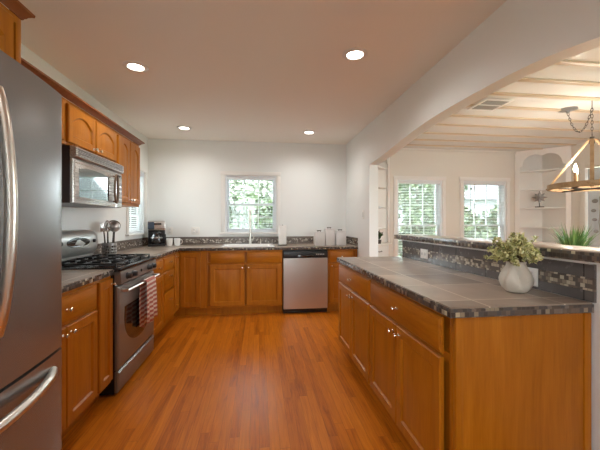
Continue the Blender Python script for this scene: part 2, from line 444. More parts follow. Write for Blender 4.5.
# windows
def window(idx, axis, hole, wall_in, depth, rail, cols, rows, casing=0.06, mat=VINYL):
    """double hung window set in an opening; parts are built in the wall plane (u along, z up), w outward"""
    u0, u1, z0, z1 = hole
    sgn = 1 if depth > 0 else -1
    def T(g):
        if axis == 'y': g.M = Matrix(((1,0,0,0),(0,sgn,0,wall_in),(0,0,1,0),(0,0,0,1)))
        else: g.M = Matrix(((0,sgn,0,wall_in),(1,0,0,0),(0,0,1,0),(0,0,0,1)))
        return g
    root = bpy.data.objects.new('window_%d' % idx, None); COL.objects.link(root); root['kind'] = 'structure'
    g = T(G())                                   # casing on the room side
    c = casing
    g.box(u0-c, u0, -0.018, -0.001, z0-0.002, z1+c, 0.004); g.box(u1, u1+c, -0.018, -0.001, z0-0.002, z1+c, 0.004)
    g.box(u0-c-0.008, u1+c+0.008, -0.022, -0.001, z1, z1+c, 0.004)
    struct('casing', g, TRIM, root)
    g = T(G()); g.box(u0-c-0.02, u1+c+0.02, -0.045, 0.05, z0-0.028, z0-0.003, 0.005); struct('sill', g, TRIM, root)
    g = T(G())                                   # jamb lining and outer frame
    g.box(u0, u0+0.022, 0.001, 0.149, z0, z1); g.box(u1-0.022, u1, 0.001, 0.149, z0, z1)
    g.box(u0+0.022, u1-0.022, 0.001, 0.149, z1-0.022, z1); g.box(u0+0.022, u1-0.022, 0.05, 0.149, z0, z0+0.02)
    struct('frame', g, mat, root)
    for nm, a, b, w0 in (('lower', z0+0.02, rail+0.018, 0.062), ('upper', rail-0.018, z1-0.022, 0.098)):
        g = T(G()); f = 0.034; x0, x1 = u0+0.022, u1-0.022
        g.box(x0, x0+f, w0, w0+0.03, a, b, 0.003); g.box(x1-f, x1, w0, w0+0.03, a, b, 0.003)
        g.box(x0+f, x1-f, w0, w0+0.03, a, a+f, 0.003); g.box(x0+f, x1-f, w0, w0+0.03, b-f, b, 0.003)
        for k in range(1, cols):
            uu = x0+f + (x1-x0-2*f)*k/cols; g.box(uu-0.007, uu+0.007, w0+0.006, w0+0.024, a+f, b-f)
        for k in range(1, rows):
            zz = a+f + (b-a-2*f)*k/rows; g.box(x0+f, x1-f, w0+0.007, w0+0.023, zz-0.007, zz+0.007)
        s = struct('sash', g, mat, root)
        g = T(G()); g.box(x0+f, x1-f, w0+0.0135, w0+0.0165, a+f, b-f); struct('pane', g, PANE, s, smooth=False)
    return root
window(1, 'y', SINKWIN, YB, 1, 1.525, 3, 2)
window(2, 'x', SIDEWIN, XW, -1, 1.53, 2, 2)
window(3, 'y', DWIN[0], YB, 1, 1.195, 3, 2)
window(4, 'y', DWIN[1], YB, 1, 1.195, 3, 2)
window(5, 'x', (-0.6, 2.6, 0.35, 2.05), XD, 1, 1.2, 4, 2)  # unseen window, added to let fill daylight into the dining room
window(7, 'y', (-1.2, -0.1, 0.9, 2.2), YF, -1, 1.55, 3, 2)  # unseen, added behind the camera for fill daylight in the kitchen
window(6, 'y', (2.4, 4.0, 0.9, 2.1), YF, -1, 1.5, 3, 2)  # unseen, added in the rear dining wall for more fill daylight

def blind(label, axis, hole, wall_in, sgn, z_low, tilt, pitch=0.026):
    u0, u1, z0, z1 = hole
    def T(g):
        if axis == 'y': g.M = Matrix(((1,0,0,0),(0,sgn,0,wall_in),(0,0,1,0),(0,0,0,1)))
        else: g.M = Matrix(((0,sgn,0,wall_in),(1,0,0,0),(0,0,1,0),(0,0,0,1)))
        return g
    t = thing('window_blind', label, 'blind', (0,0,0), 0, 'slatted window blinds')
    a, b = u0+0.028, u1-0.028
    g = T(G()); g.box(a, b, 0.006, 0.044, z1-0.062, z1-0.026, 0.004); obj('headrail', g, BLINDM, t)
    g = T(G())
    z = z1 - 0.085
    ct, st = math.cos(tilt)*0.0115, math.sin(tilt)*0.0115
    while z > z_low + 0.03:
        for q in (0, 1):
            pass
        g.loft([[(a, 0.025-ct, z-st-0.0006), (a, 0.025+ct, z+st-0.0006), (a, 0.025+ct, z+st+0.0006), (a, 0.025-ct, z-st+0.0006)],
                [(b, 0.025-ct, z-st-0.0006), (b, 0.025+ct, z+st-0.0006), (b, 0.025+ct, z+st+0.0006), (b, 0.025-ct, z-st+0.0006)]])
        z -= pitch
    obj('slats', g, BLINDM, t, smooth=False)
    g = T(G()); g.box(a, b, 0.012, 0.038, z_low+0.004, z_low+0.022, 0.003); obj('bottom_rail', g, BLINDM, t)
    for f in (0.16, 0.84):
        g = T(G()); uu = a+(b-a)*f; g.cyl((uu, 0.0125, z_low+0.01), (uu, 0.0125, z1-0.05), 0.0012, n=6); obj('ladder_cord', g, BLINDM, t)
    g = T(G()); g.cyl((a+0.11, 0.0045, z1-0.07), (a+0.112, 0.0045, z1-0.55), 0.004, n=8); obj('tilt_wand', g, GREYMETAL, t)
blind('white slatted blind in the window over the kitchen sink', 'y', SINKWIN, YB, 1, SINKWIN[2]+0.002, 0.14)
blind('white slatted blind in the window above the coffee maker', 'x', SIDEWIN, XW, -1, SIDEWIN[2]+0.002, 0.85)
blind('white slatted blind in the dining window beside the narrow shelf unit', 'y', DWIN[0], YB, 1, DWIN[0][2]+0.002, 0.40)
blind('white slatted blind in the dining window beside the wide corner cabinet', 'y', DWIN[1], YB, 1, DWIN[1][2]+0.002, 0.40)

# dining side door
root = bpy.data.objects.new('door_1', None); COL.objects.link(root); root['kind'] = 'structure'
g = G(); g.box(XD-0.02, XD-0.001, 4.25, 4.33, 0, 2.13, 0.004); g.box(XD-0.02, XD-0.001, 3.34, 3.42, 0, 2.13, 0.004); g.box(XD-0.02, XD-0.001, 3.42, 4.25, 2.06, 2.13, 0.004)
struct('casing', g, DWALL, root)
g = G(); g.box(XD+0.02, XD+0.06, 3.43, 4.24, 0.005, 2.05, 0.003)
for z0, z1 in ((0.2, 0.95), (1.1, 1.9)):
    for y0 in (3.53, 3.88): g.box(XD+0.012, XD+0.02, y0, y0+0.27, z0, z1, 0.004)
struct('panel', g, BLUE, root)
g = G(); g.lathe([(0.025,0),(0.025,0.006),(0.01,0.01),(0.01,0.04),(0.028,0.05),(0.026,0.07),(0.002,0.075)], (0,0,0), 16, 'x')
for v in g.bm.verts: v.co = Vector((XD+0.02 - v.co.x, 3.50 + v.co.y, 1.0 + v.co.z))
struct('handle', g, NICKEL, root)

# ------------------------------------------------------------------ cabinets
def door_shape(x0, x1, z0, z1, yf, thick=0.020, fr=0.055, arch=0.0):
    """framed door with a sunk, raised-field panel; front face at y = yf, looking towards -y"""
    n = 14
    def loop(a, b, c, d, y, rise=0.0):
        pts = [(a, y, c), (b, y, c)]
        for k in range(n + 1):
            u = k / n; s = 2*u - 1
            zz = d - rise * (s*s)
            pts.append((b + (a-b)*u, y, zz))
        return pts
    fr = min(fr, (x1-x0)*0.27)
    L = [loop(x0, x1, z0, z1, yf+thick), loop(x0, x1, z0, z1, yf+0.005), loop(x0+0.005, x1-0.005, z0+0.005, z1-0.005, yf)]
    f1, f2, f3 = fr, fr+0.009, fr+0.013
    L.append(loop(x0+f1, x1-f1, z0+f1, z1-f1, yf, arch))
    L.append(loop(x0+f1+0.003, x1-f1-0.003, z0+f1+0.003, z1-f1-0.003, yf+0.004, arch))
    L.append(loop(x0+f2, x1-f2, z0+f2, z1-f2, yf+0.010, arch))
    if x1-x0 > 0.2:
        e = 0.034
        L.append(loop(x0+f3, x1-f3, z0+f3, z1-f3, yf+0.010, arch))
        L.append(loop(x0+f3+e, x1-f3-e, z0+f3+e, z1-f3-e, yf+0.005, arch*0.9))
    return G().loft(L)
def slab_shape(x0, x1, z0, z1, yf, thick=0.020):
    def loop(i, y): return [(x0+i, y, z0+i), (x1-i, y, z0+i), (x1-i, y, z1-i), (x0+i, y, z1-i)]
    return G().loft([loop(0, yf+thick), loop(0, yf+0.012), loop(0.004, yf+0.008), loop(0.008, yf+0.0075), loop(0.011, yf+0.003), loop(0.016, yf+0.002), loop(0.020, yf)])
def knob(parent, x, z, yf, m=None, r=0.0125):
    g = G()
    g.lathe([(0.009, 0.0), (0.009, -0.002), (0.0055, -0.005), (0.005, -0.016), (r*0.8, -0.020), (r, -0.025), (r*0.85, -0.030), (0.001, -0.032)], (x, yf-0.0003, z), 14, 'y')
    return obj('knob', g, m or CHROME, parent)

FD = 0.020     # door thickness in front of the face frame
def base_cabinet(label, loc, rz, w, fronts, depth=0.57, kick=0.11, top=0.872):
    """origin at the floor on the face-frame line; local -y looks into the room, local x along the run"""
    t = thing('base_cabinet', label, 'cabinet', loc, rz, 'honey maple base cabinets')
    g = G()
    g.box(0.0006, w-0.0006, 0.018, depth, kick, top); g.box(0.0006, w-0.0006, 0.075, depth, 0.001, kick)
    obj('carcass', g, WOOD, t, smooth=False)
    g = G()                                     # face frame
    sw = 0.024
    g.box(0.0006, sw, 0, 0.018, kick, top, 0.0015); g.box(w-sw, w-0.0006, 0, 0.018, kick, top, 0.0015)
    g.box(sw, w-sw, 0, 0.018, kick, kick+0.03); g.box(sw, w-sw, 0, 0.018, top-0.02, top); g.box(sw, w-sw, 0, 0.018, 0.68, 0.715)
    obj('face_frame', g, WOOD, t)
    for f in fronts:
        if f[0] == 'door':
            _, x0, x1, z0, z1, k = f
            d = obj('door', door_shape(x0, x1, z0, z1, -FD-0.0005, FD), WOOD, t)
            if k: knob(d, k[0], k[1], -FD)
        else:
            _, x0, x1, z0, z1, k = f
            d = obj('drawer', slab_shape(x0, x1, z0, z1, -FD-0.0005, FD), WOODX, t)
            if k: knob(d, k[0], k[1], -FD)
    return t
DT, DB, DRB, DRT = 0.685, 0.135, 0.700, 0.852
XL, XP, YR = -1.050, 0.766, 4.385           # face-frame planes
R90 = PI/2
# run along the fridge wall (local x -> +Y)
base_cabinet('honey maple base cabinet with two doors and a wide drawer next to the refrigerator', (XL, 1.53, 0), R90, 0.70,
    [('drawer', 0.015, 0.689, DRB, DRT, (0.352, 0.775)), ('door', 0.015, 0.348, DB, DT, (0.315, 0.645)), ('door', 0.356, 0.689, DB, DT, (0.389, 0.645))])
base_cabinet('narrow full-height-door base cabinet on the refrigerator side of the range', (XL, 2.23, 0), R90, 0.216,
    [('door', 0.017, 0.206, DB, DRT, (0.185, 0.815))])
base_cabinet('base cabinet with one drawer over one door just past the range', (XL, 3.255, 0), R90, 0.42,
    [('drawer', 0.015, 0.408, DRB, DRT, (0.21, 0.775)), ('door', 0.015, 0.408, DB, DT, (0.05, 0.645))])
base_cabinet('three-drawer maple base cabinet between the range and the corner', (XL, 3.675, 0), R90, 0.455,
    [('drawer', 0.012, 0.443, DRB, DRT, (0.21, 0.79)), ('drawer', 0.012, 0.443, 0.47, 0.688, (0.21, 0.632)), ('drawer', 0.012, 0.443, DB, 0.458, (0.21, 0.36))])
# corner unit with two doors meeting in the inner corner
t = thing('corner_base_cabinet', 'corner base cabinet whose two tall narrow doors meet in the inner corner', 'cabinet', (0,0,0), 0, 'honey maple base cabinets')
g = G(); g.box(XW+0.01, XL-0.018, 4.1312, 4.98, 0.11, 0.872); g.box(XL-0.018, -0.7, YR+0.018, 4.98, 0.11, 0.872)
g.box(XW+0.01, XL-0.075, 4.1312, 4.98, 0.001, 0.11); g.box(XL-0.075, -0.7, YR+0.075, 4.98, 0.001, 0.11); obj('carcass', g, WOOD, t, smooth=False)
g = G(); g.box(XL-0.018, XL, 4.1312, 4.15, 0.11, 0.872); g.box(XL-0.018, XL, 4.15, YR, 0.11, 0.13); g.box(XL-0.018, XL, 4.15, YR, 0.857, 0.872)
g.box(-0.775, -0.7, YR, YR+0.018, 0.11, 0.872); g.box(XL, -0.775, YR, YR+0.018, 0.11, 0.13); g.box(XL, -0.775, YR, YR+0.018, 0.857, 0.872); obj('face_frame', g, WOOD, t, smooth=False)
g = door_shape(0, YR-0.026-4.143, DB, DRT, 0, 0.02)
for v in g.bm.verts: v.co = Vector((XL+0.0205 - v.co.y, 4.143 + v.co.x, v.co.z))
d = obj('door', g, WOOD, t)
g = G(); g.lathe([(0.009,0),(0.0055,0.005),(0.005,0.016),(0.010,0.02),(0.0125,0.025),(0.011,0.03),(0.001,0.032)], (XL+0.0208, 4.19, 0.815), 14, 'x'); obj('knob', g, CHROME, d)
g = door_shape(XL+0.024, -0.766, DB, DRT, YR-0.0205, 0.02); obj('door', g, WOOD, t)
# window run (local x -> +X)
base_cabinet('wide sink base cabinet under the window with two plain top panels and two doors', (-0.70, YR, 0), 0, 1.015,
    [('drawer', 0.055, 0.505, DRB, DRT, None), ('drawer', 0.532, 0.998, DRB, DRT, None), ('door', 0.055, 0.505, DB, DT, (0.478, 0.645)), ('door', 0.532, 0.998, DB, DT, (0.559, 0.645))])
base_cabinet('base cabinet with one drawer and one door beyond the dishwasher', (0.947, YR, 0), 0, 0.42,
    [('drawer', 0.014, 0.36, DRB, DRT, (0.187, 0.775)), ('door', 0.014, 0.36, DB, DT, (0.045, 0.645))])
# peninsula (local x -> -Y)
base_cabinet('peninsula base cabinet at the far end, next to the passage, drawer over two doors', (XP, 3.0, 0), -R90, 0.87,
    [('drawer', 0.014, 0.856, DRB, DRT, (0.435, 0.775)), ('door', 0.014, 0.431, DB, DT, (0.398, 0.640)), ('door', 0.439, 0.856, DB, DT, (0.472, 0.640))])
base_cabinet('peninsula base cabinet at the near end, below the vase, drawer over two doors', (XP, 2.13, 0), -R90, 0.934,
    [('drawer', 0.014, 0.872, DRB, DRT, (0.443, 0.775)), ('door', 0.014, 0.434, DB, DT, (0.400, 0.640)), ('door', 0.442, 0.872, DB, DT, (0.476, 0.640))])
t = thing('end_panel', 'plain wooden panel covering the near end of the peninsula', 'panel', (XP, 1.178, 0))
g = G(); g.box(0, 0.570, 0, 0.017, 0.001, 0.872, 0.002); obj('panel', g, WOOD, t)
g = G(); g.box(0.571, 0.603, -0.004, 0.017, 0.001, 0.872, 0.002); obj('stile', g, WOOD, t)
g = G(); g.box(0.0, 0.03, -0.004, -0.0005, 0.11, 0.872, 0.001); obj('corner_stile', g, WOOD, t)

# upper cabinets
XU = -1.30
CROWN = [(0.0, 0.020), (-0.006, 0.020), (-0.010, 0.027), (-0.016, 0.030), (-0.022, 0.037), (-0.036, 0.045), (-0.044, 0.048), (-0.046, 0.058), (0.0, 0.058)]
def wall_cabinet(name, label, loc, w, z0, z1, doors, depth, ret0=False, ret1=False, pr=1.0):
    t = thing(name, label, 'cabinet', loc, R90, 'honey maple wall cabinets')
    g = G(); g.box(0.0006, w-0.0006, 0.018, depth, z0, z1); obj('carcass', g, WOOD, t, smooth=False)
    g = G(); sw = 0.03
    g.box(0.0006, sw, 0, 0.018, z0, z1, 0.0015); g.box(w-sw, w-0.0006, 0, 0.018, z0, z1, 0.0015); g.box(sw, w-sw, 0, 0.018, z0, z0+sw); g.box(sw, w-sw, 0, 0.018, z1-sw, z1)
    obj('face_frame', g, WOOD, t)
    for x0, x1, a, b, k, arch in doors:
        d = obj('door', door_shape(x0, x1, a, b, -FD-0.0005, FD, 0.05, arch), WOOD, t)
        if k: knob(d, k[0], k[1], -FD, NICKEL, 0.0115)
    # crown moulding along the front, returning along an open end
    prof = [(y*pr, z) for y, z in CROWN]
    zb = z1 - 0.018
    g = G()
    a = [(0.0006 if not ret0 else y, y, zb+z) for y, z in prof]
    b = [(w-0.0006 if not ret1 else w - y, y, zb+z) for y, z in prof]
    loops = [a, b]
    if ret1: loops.append([(w - y, depth-0.01, zb+z) for y, z in prof])
    g.loft(loops)
    obj('crown', g, WOODTRIM, t)
    return t
wall_cabinet('fridge_cabinet', 'deep wall cabinet above the refrigerator', (-0.98, 0.50, 0), 0.972, 1.82, 2.088,
    [(0.03, 0.46, 1.845, 2.06, (0.43, 1.87), 0.05), (0.475, 0.905, 1.845, 2.06, (0.505, 1.87), 0.05)], 0.64, ret1=True, pr=0.72)
wall_cabinet('wall_cabinet', 'short wall cabinet mostly hidden between the refrigerator and the microwave', (XU, 1.52, 0), 0.82, 1.775, 2.085,
    [(0.02, 0.40, 1.795, 2.055, (0.37, 1.815), 0.05), (0.41, 0.795, 1.795, 2.055, (0.44, 1.815), 0.05)], 0.325)
wall_cabinet('wall_cabinet', 'short wall cabinet with two arched doors directly above the microwave', (XU, 2.34, 0), 0.785, 1.775, 2.085,
    [(0.022, 0.385, 1.795, 2.055, (0.355, 1.818), 0.055), (0.400, 0.762, 1.795, 2.055, (0.43, 1.818), 0.055)], 0.325)
wall_cabinet('wall_cabinet', 'tall wall cabinet with two arched doors beside the side window', (XU, 3.125, 0), 0.577, 1.415, 2.085,
    [(0.022, 0.283, 1.44, 2.055, (0.256, 1.47), 0.05), (0.293, 0.555, 1.44, 2.055, (0.32, 1.47), 0.05)], 0.325, ret1=True)

# ------------------------------------------------------------------ refrigerator
t = thing('refrigerator', 'tall stainless french-door refrigerator with curved bar handles', 'refrigerator', (-0.83, 0.585, 0), R90)
FW = 0.910
g = G(); g.box(0.004, FW-0.004, 0.065, 0.76, 0.02, 1.78, 0.006); obj('body', g, GREYMETAL, t)
def fridge_front(x0, x1, z0, z1):
    """slightly bowed front with rounded vertical edges"""
    n = 14; lo = []
    for k in range(n+1):
        u = k/n; x = x0 + (x1-x0)*u
        e = min(u, 1-u)*(x1-x0)
        y = 0.0 if e > 0.022 else 0.022 - math.sqrt(max(0, 0.022**2 - (0.022-e)**2))
        lo.append((x, y))
    xs = [x0, x0+0.0015, x0+0.005, x0+0.010, x0+0.016, x0+0.024] + [x0+(x1-x0)*q for q in (0.15,0.25,0.35,0.5,0.65,0.75,0.85)] + [x1-0.024, x1-0.016, x1-0.010, x1-0.005, x1-0.0015, x1]
    lo = []
    for x in xs:
        e = min(x-x0, x1-x); r = 0.024
        y = 0.0 if e >= r else r - math.sqrt(max(0, r*r-(r-e)**2))
        lo.append((x, y - 0.032*(1-((x-FW/2)/(FW/2))**2)))
    poly = lo + [(x1, 0.06), (x0, 0.06)]
    g = G(); g.prism(poly, 'z', z0, z1); return g
def bow(p0, p1, out, r, n=18, flat=1.0):
    p0, p1 = Vector(p0), Vector(p1); pts = []
    for k in range(n+1):
        u = k/n; s = math.sin(PI*u)**0.7
        pts.append(p0.lerp(p1, u) + Vector((0, -out*s, 0)))
    return G().tube(pts, r, 12, flat=flat)
d1 = obj('door', fridge_front(0.003, FW/2-0.003, 0.728, 1.785), FRIDGE, t)
d2 = obj('door', fridge_front(FW/2+0.003, FW-0.001, 0.728, 1.785), FRIDGE, t)
obj('handle', bow((FW/2-0.05, -0.034, 0.90), (FW/2-0.05, -0.034, 1.66), 0.042, 0.0165), NICKEL, d1)
obj('handle', bow((FW/2+0.05, -0.034, 0.90), (FW/2+0.05, -0.034, 1.66), 0.042, 0.0165), NICKEL, d2)
d3 = obj('freezer_drawer', fridge_front(0.003, FW-0.001, 0.06, 0.716), FRIDGE, t)
obj('handle', bow((0.09, -0.010, 0.655), (FW-0.09, -0.010, 0.655), 0.075, 0.0165), NICKEL, d3)
g = G(); g.box(0.01, FW-0.01, 0.035, 0.06, 0.005, 0.055); obj('toe_grille', g, BLACKP, t)
g = G(); g.box(FW-0.09, FW-0.02, 0.02, 0.12, 1.787, 1.803, 0.004); obj('hinge_cover', g, GREYMETAL, t)

# ------------------------------------------------------------------ range
t = thing('gas_range', 'stainless gas range with black grates and a towel on its oven handle', 'range', (-1.0, 2.452, 0), R90)
RW = 0.796
g = G(); g.box(0.002, RW-0.002, 0.03, 0.60, 0.015, 0.895); obj('body', g, BLACK, t, smooth=False)
g = G(); g.box(0, RW, -0.012, 0.60, 0.896, 0.922, 0.008); obj('cooktop', g, BLACK, t)
g = G()                                         # slanted control panel
g.prism([(0.028, 0.80), (-0.012, 0.80), (-0.020, 0.81), (-0.012, 0.893), (0.028, 0.893)], 'x', 0.0, RW)
cp = obj('control_panel', g, STEELR, t)
for k in range(5):
    x = (0.11, 0.22, 0.40, 0.575, 0.685)[k]
    g = G(); g.lathe([(0.026, 0.0), (0.026, -0.004), (0.021, -0.008), (0.019, -0.030), (0.016, -0.034), (0.001, -0.034)], (x, -0.0165, 0.848), 18, 'y')
    if k == 2: g = G(); g.lathe([(0.012,0),(0.012,-0.006),(0.001,-0.008)], (x, -0.0165, 0.848), 14, 'y')
    obj('knob' if k != 2 else 'button', g, BLACKP, cp)
g = slab_shape(0.004, RW-0.004, 0.185, 0.785, -0.002, 0.03); od = obj('oven_door', g, STEELR, t)
# smoked window with a curved lower edge
pts = [(0.10, 0.62), (0.70, 0.62)]
for k in range(1, 24):
    a = PI*k/24; pts.append((0.40 + 0.31*math.cos(a), 0.585 - 0.28*math.sin(a)**0.75))
g = G(); g.prism(pts, 'y', -0.0035, 0.01); obj('window', g, OVENGLASS, od, smooth=False)
g = G()
g.tube([(0.03, -0.050, 0.752), (0.40, -0.054, 0.752), (RW-0.03, -0.050, 0.752)], 0.0105, 12)
for x in (0.05, RW-0.05): g.box(x-0.012, x+0.012, -0.052, -0.002, 0.742, 0.762, 0.003)
obj('handle', g, NICKEL, od)
g = slab_shape(0.004, RW-0.004, 0.022, 0.172, -0.002, 0.03); obj('drawer', g, STEELR, t)
# burner grates
for gi, x0 in enumerate((0.035, 0.285, 0.535)):
    w = 0.225; g = G(); y0, y1, z = 0.03, 0.50, 0.952
    g.box(x0, x0+0.012, y0, y1, z-0.012, z, 0.003); g.box(x0+w-0.012, x0+w, y0, y1, z-0.012, z, 0.003)
    for y in (y0, (y0+y1)/2-0.006, y1-0.012): g.box(x0+0.012, x0+w-0.012, y, y+0.012, z-0.012, z, 0.003)
    for y in (y0+0.115, y1-0.115):
        g.box(x0+0.012, x0+w*0.36, y-0.005, y+0.005, z-0.012, z+0.004, 0.002); g.box(x0+w*0.64, x0+w-0.012, y-0.005, y+0.005, z-0.012, z+0.004, 0.002)
        g.box(x0+w/2-0.005, x0+w/2+0.005, y-0.10, y-0.035, z-0.012, z+0.004, 0.002); g.box(x0+w/2-0.005, x0+w/2+0.005, y+0.035, y+0.10, z-0.012, z+0.004, 0.002)
    for x in (x0, x0+w-0.012):
        for y in (y0, y1-0.012): g.box(x, x+0.012, y, y+0.012, 0.9215, z-0.01)
    obj('grate', g, IRON, t)
    for y in ((0.145, 0.385) if gi != 1 else (0.265,)):
        g = G(); g.lathe([(0.052, 0.0), (0.052, 0.008), (0.034, 0.012), (0.034, 0.02), (0.026, 0.024), (0.001, 0.025)], (x0+w/2, y, 0.9215), 22); obj('burner', g, IRON, t)
# backguard console
g = G()
prof = [(0.52, 0.9225), (0.52, 0.965), (0.500, 0.985), (0.478, 1.02), (0.470, 1.07), (0.476, 1.12), (0.492, 1.155), (0.52, 1.178), (0.56, 1.185), (0.60, 1.18), (0.60, 0.9225)]
n = 16; loops = []
for k in range(n+1):
    u = k/n; s = abs(2*u-1)**6
    cy = 0.60
    loops.append([(0.02 + (RW-0.04)*u, cy + (y-cy)*(1-0.22*s), 0.9225 + (z-0.9225)*(1-0.05*s)) for y, z in prof])
g.loft(loops); bgd = obj('backguard', g, new_mat('silver_enamel', (0.42,0.42,0.40), 0.38, 0.6), t)
g = G(); L = []
for yy, sc in ((0.469, 1.0), (0.466, 1.0), (0.4655, 0.94)):
    L.append([(0.40 + 0.17*sc*math.cos(2*PI*k/28), yy + 0.010*(abs(math.sin(2*PI*k/28))**2), 1.082 + 0.042*sc*math.sin(2*PI*k/28)) for k in range(28)])
g.loft(L); obj('display', g, DGLASS, bgd)
for x in (0.155, 0.645):
    g = G(); g.lathe([(0.016, 0), (0.014, -0.014), (0.001, -0.016)], (x, 0.472, 1.085), 14, 'y'); obj('knob', g, BLACKP, bgd)
g = G(); g.box(0.02, RW-0.02, 0.502, 0.519, 0.9225, 0.945, 0.002); obj('vent_trim', g, BLACK, bgd)

# dish towel folded over the oven handle
g = G(); rows = []
Y0, Y1 = 2.80, 3.03
path = [(-0.975, 0.385), (-0.976, 0.52), (-0.977, 0.64), (-0.975, 0.72), (-0.972, 0.752), (-0.965, 0.767), (-0.9475, 0.7715), (-0.930, 0.767), (-0.922, 0.752), (-0.920, 0.72), (-0.918, 0.62), (-0.916, 0.50), (-0.914, 0.405)]
nw = 24
for i, (x, z) in enumerate(path):
    row = []
    hang = max(0, (0.74 - z)/0.34)
    for k in range(nw+1):
        u = k/nw; back = i < 6
        yy = Y0 + (Y1-Y0)*u + (-0.035 if back else 0.0)*min(1, hang*2) + (0.02 if not back else -0.02)*(u-0.5)*hang
        amp = (0.005 if back else 0.009)*min(1, hang*1.5)
        xx = x + amp*math.sin(u*15 + (1.0 if back else 0)) + (0.001 if back else 0)
        zz = z + (0.010*math.sin(u*9+1)*hang if i in (0, 12) else 0) - (0.025*u*hang if back else 0)
        row.append((xx, yy, zz))
    rows.append(row)
g.loft(rows, False, False, closed=False)
o = obj('dish_towel', g, TOWEL); md = o.modifiers.new('thickness', 'SOLIDIFY'); md.thickness = 0.0022
tag(o, 'red and white striped dish towel hanging over the oven door handle', 'towel')

# ------------------------------------------------------------------ microwave
t = thing('microwave', 'stainless over-range microwave with mirrored door and oval handle', 'microwave', (-1.24, 2.345, 0), R90)
MW = 0.772
g = G(); g.box(0, MW, 0.025, 0.385, 1.38, 1.768); obj('body', g, new_mat('dark_brown_casing', (0.03,0.014,0.012), 0.35), t, smooth=False)
g = G(); g.prism([(0.024, 1.69), (-0.004, 1.69), (-0.014, 1.70), (-0.014, 1.757), (0.0, 1.767), (0.024, 1.767)], 'x', -0.002, MW+0.002); vg = obj('vent_panel', g, STEELH, t)
g = G()
for k in range(6): g.box(0.03, MW-0.03, -0.0155, -0.0135, 1.705+k*0.0088, 1.709+k*0.0088)
obj('grille', g, SLOT, vg, smooth=False)
g = slab_shape(0.0, 0.655, 1.382, 1.686, -0.004, 0.028); dr = obj('door', g, STEELH, t)
g = G(); pts = [(0.055,1.425),(0.50,1.425),(0.50,1.62),(0.40,1.632),(0.28,1.638),(0.16,1.634),(0.055,1.62)]
g.prism(pts, 'y', -0.0055, 0.004); obj('window', g, MIRROR, dr, smooth=False)
g = G(); g.ring((0.585, -0.030, 1.535), 0.034, 0.118, 0.0095, 36, 10, 'xz')
for z in (1.428, 1.642): g.cyl((0.585, -0.030, z), (0.585, -0.0035, z), 0.007)
obj('handle', g, TANMETAL, dr)
g = slab_shape(0.660, MW, 1.382, 1.686, -0.004, 0.028); cpn = obj('control_panel', g, STEELH, t)
g = G(); g.box(0.68, MW-0.02, -0.006, 0.0, 1.635, 1.665, 0.001); obj('display', g, DGLASS, cpn)
for r in range(5):
    for c_ in range(3):
        g = G(); g.box(0.678+c_*0.028, 0.698+c_*0.028, -0.0058, 0.0, 1.42+r*0.038, 1.444+r*0.038, 0.001); obj('button', g, GREYMETAL, cpn)

# ------------------------------------------------------------------ dishwasher
t = thing('dishwasher', 'stainless dishwasher with black control strip under the counter', 'dishwasher', (0.322, YR, 0), 0)
DW = 0.618
g = G(); g.box(0.003, DW-0.003, 0.012, 0.57, 0.02, 0.868); obj('body', g, BLACKP, t, smooth=False)
g = G(); g.prism([(0.010,0.068)] + [(-0.022-0.012*math.sin(PI*k/8), 0.068+0.692*k/8) for k in range(9)] + [(0.010,0.76)], 'x', 0.006, DW-0.006); obj('door', g, STEEL, t)
g = G(); g.box(0.006, DW-0.006, -0.024, 0.010, 0.764, 0.852, 0.004); cs = obj('control_strip', g, BLACKP, t)
g = G(); g.box(0.20, 0.42, -0.0275, -0.0235, 0.775, 0.80, 0.002); obj('pull_recess', g, DGLASS, cs)
for k in range(5):
    g = G(); g.box(0.455+k*0.024, 0.470+k*0.024, -0.0265, -0.0235, 0.806, 0.816, 0.001); obj('button', g, PLATE, cs)
g = G(); g.box(0.006, DW-0.006, 0.008, 0.0115, 0.005, 0.062); obj('toe_grille', g, BLACK, t, smooth=False)

# ------------------------------------------------------------------ counters
ZT = 0.914
def counter(label, poly, edges, cat='countertop'):
    t = thing('countertop', label, cat, (0,0,0), 0, 'slate tile countertops')
    g = G(); g.prism(poly, 'z', 0.876, ZT); obj('slab', g, SLATE, t, smooth=False)
    g = G()
    for x0, x1, y0, y1 in edges: g.box(x0, x1, y0, y1, 0.8755, ZT-0.0045, 0.0015)
    obj('mosaic_edge', g, MOSAIC, t)
    return t
XE = -1.027; YE = 4.36
counter('short tiled countertop between the refrigerator and the range', [(XW+0.002,1.53),(XE-0.008,1.53),(XE-0.008,2.446),(XW+0.002,2.446)], [(XE-0.0075, XE, 1.53, 2.446)])
# the sink opening is left in the long counter
SX0, SX1, SY0, SY1 = -0.50, 0.19, 4.42, 4.85
t = thing('countertop', 'long L-shaped tiled countertop running under both corner windows', 'countertop', (0,0,0), 0, 'slate tile countertops')
g = G()
g.box(XW+0.002, XE-0.008, 3.256, YE+0.008, 0.876, ZT); g.box(XW+0.002, SX0, YE+0.008, YB-0.002, 0.876, ZT)
g.box(SX0, SX1, YE+0.008, SY0, 0.876, ZT); g.box(SX0, SX1, SY1, YB-0.002, 0.876, ZT); g.box(SX1, XA-0.002, YE+0.008, YB-0.002, 0.876, ZT)
bmesh.ops.remove_doubles(g.bm, verts=g.bm.verts, dist=1e-5); obj('slab', g, SLATE, t, smooth=False)
g = G(); g.box(XE-0.0075, XE, 3.256, YE, 0.8755, ZT-0.0045, 0.0015); g.box(XE, XA-0.002, YE, YE+0.0075, 0.8755, ZT-0.0045, 0.0015); obj('mosaic_edge', g, MOSAIC, t)
PX, PY = 0.735, 1.165
